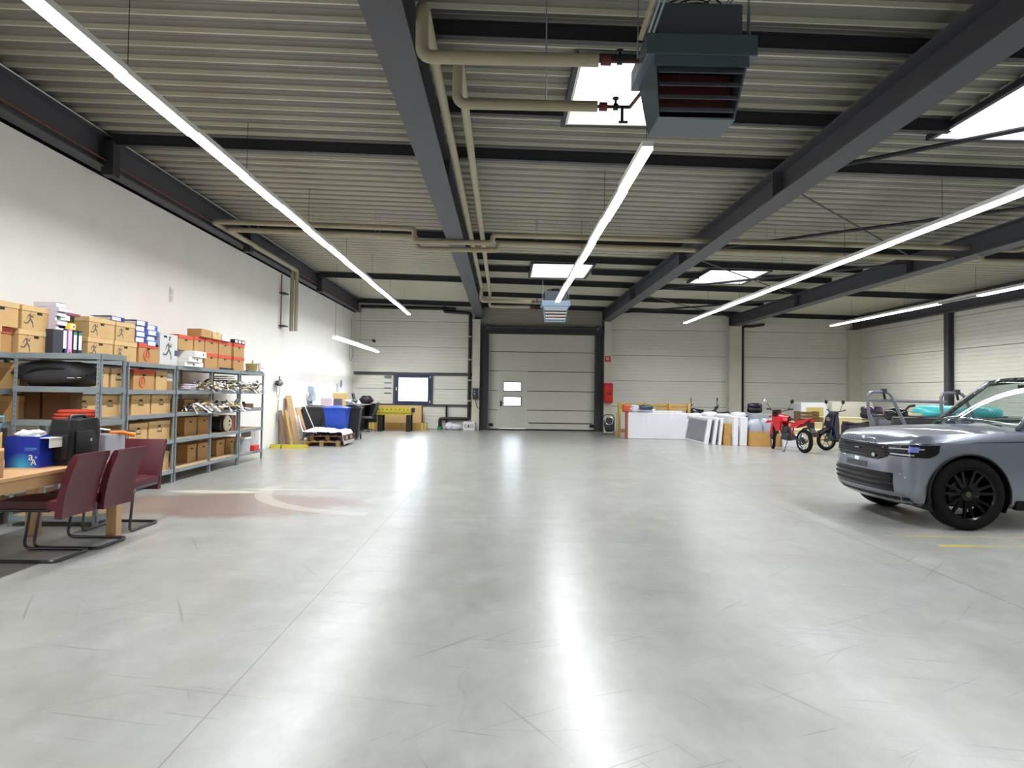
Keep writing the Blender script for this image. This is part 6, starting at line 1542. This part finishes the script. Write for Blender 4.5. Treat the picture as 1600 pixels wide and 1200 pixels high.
    # greenhouse
    G = glassmat('car_glass', (.86, .90, .90), 1.6)
    hb = 1.60  # windscreen base
    WB = [(1.46, .80, 1.13), (1.38, .4, 1.17), (1.35, 0, 1.18)]
    WT = [(2.06, .64, 1.665), (2.0, .34, 1.70), (1.98, 0, 1.71)]
    def ip(T, y):
        y = abs(y); 
        ys = [q[1] for q in T]
        tt = min(1, y / T[0][1]); k = 1 - tt * tt
        return Vector((T[2][0] + (T[0][0] - T[2][0]) * tt * tt, 0, T[2][2] + (T[0][2] - T[2][2]) * tt * tt))
    def ws(u, v):
        y = -1 + 2 * u; a = ip(WB, y * .80); c = ip(WT, y * .64)
        p = a.lerp(c, v); p.z += .018 * math.sin(PI * v); p.x -= .010 * math.sin(PI * v)
        return (p.x, y * (.80 * (1 - v) + .64 * v), p.z)
    b = B(); b.grid(ws, 20, 12); b.build('windscreen', G, t, smooth='all')
    def roof_(u, v):
        x = 1.98 + u * 2.66; y = (-1 + 2 * v); w_ = .66 - .04 * u
        return (x + (.08 * y * y) * (1 - u), y * w_, 1.71 + .09 * math.sin(PI * min(1, u * .9 + .1)) - .045 * y * y - .06 * u)
    b = B(); b.grid(roof_, 14, 10); b.build('roof_panel', gblack, t, smooth='all'); md = t.children[-1].modifiers.new('thick', 'SOLIDIFY'); md.thickness = -.03
    for sgn in (-1, 1):
        B().tube([(1.44, sgn * .82, 1.11), (1.78, sgn * .745, 1.42), (2.06, sgn * .66, 1.665), (2.7, sgn * .665, 1.745), (4.0, sgn * .66, 1.73), (4.7, sgn * .62, 1.64)], [.035, .036, .034, .03, .03, .03], 10).build('roof_pillar', mat('dark_silver_paint', '5a5e66', .25, .6), t, smooth='all')
        b = B(); b.add([(1.62, sgn * .86, 1.12), (4.7, sgn * .86, 1.14), (4.55, sgn * .67, 1.66), (2.2, sgn * .675, 1.69)], [(0, 1, 2, 3)]); b.build('side_window', G, t)
        B().box(3.02, 3.12, -.015, .015, 0, .62, M=Matrix.Translation((0, sgn * .865, 1.11)) @ Matrix.Rotation(sgn * .31, 4, 'X')).build('centre_pillar', gblack, t)
        B().lump((1.98, sgn * 1.07, 1.10), (.16, .22, .17), 3, 0, 1, 14, 8, .7).build('door_mirror', paint, t, smooth='all')
    b = B(); b.add([(4.72, -.62, 1.66), (4.72, .62, 1.66), (4.95, .78, 1.14), (4.95, -.78, 1.14)], [(0, 1, 2, 3)]); b.build('rear_window', G, t)
    # cabin
    B().box(1.60, 2.15, -.74, .74, .95, 1.10, bev=.04).build('dashboard', mblack, t)
    B().tube(arc((-.38, 1.12), .18, 0, 2 * PI, 24, 'yz', 2.2)[:-1], .014, 8, True).build('steering_wheel', mblack, t)
    for y in (-.38, .38):
        B().box(2.55, 3.05, y - .25, y + .25, .6, .8, bev=.05).box(3.0, 3.16, y - .25, y + .25, .75, 1.38, bev=.06).box(3.03, 3.13, y - .13, y + .13, 1.4, 1.6, bev=.04).build('seat', M_dgrey, t)
    B().box(2.08, 2.12, -.12, .12, 1.58, 1.65, bev=.01).build('inner_mirror', gblack, t); B().cyl((2.10, 0, 1.64), (2.12, 0, 1.72), .012, n=6).build('mirror_mount', gblack, t)
    B().tube([(1.40, -.60, 1.15), (1.42, -.1, 1.195), (1.40, .1, 1.195)], .008, 5).tube([(1.40, .05, 1.19), (1.44, .6, 1.165)], .008, 5).build('wiper', mblack, t)
    B().box(1.42, 1.62, -.74, .74, .9, 1.1).build('scuttle', mblack, t)
    return t
CARX, CARY, CARR = 4.42, 8.70, math.radians(-2)
CAR = car()
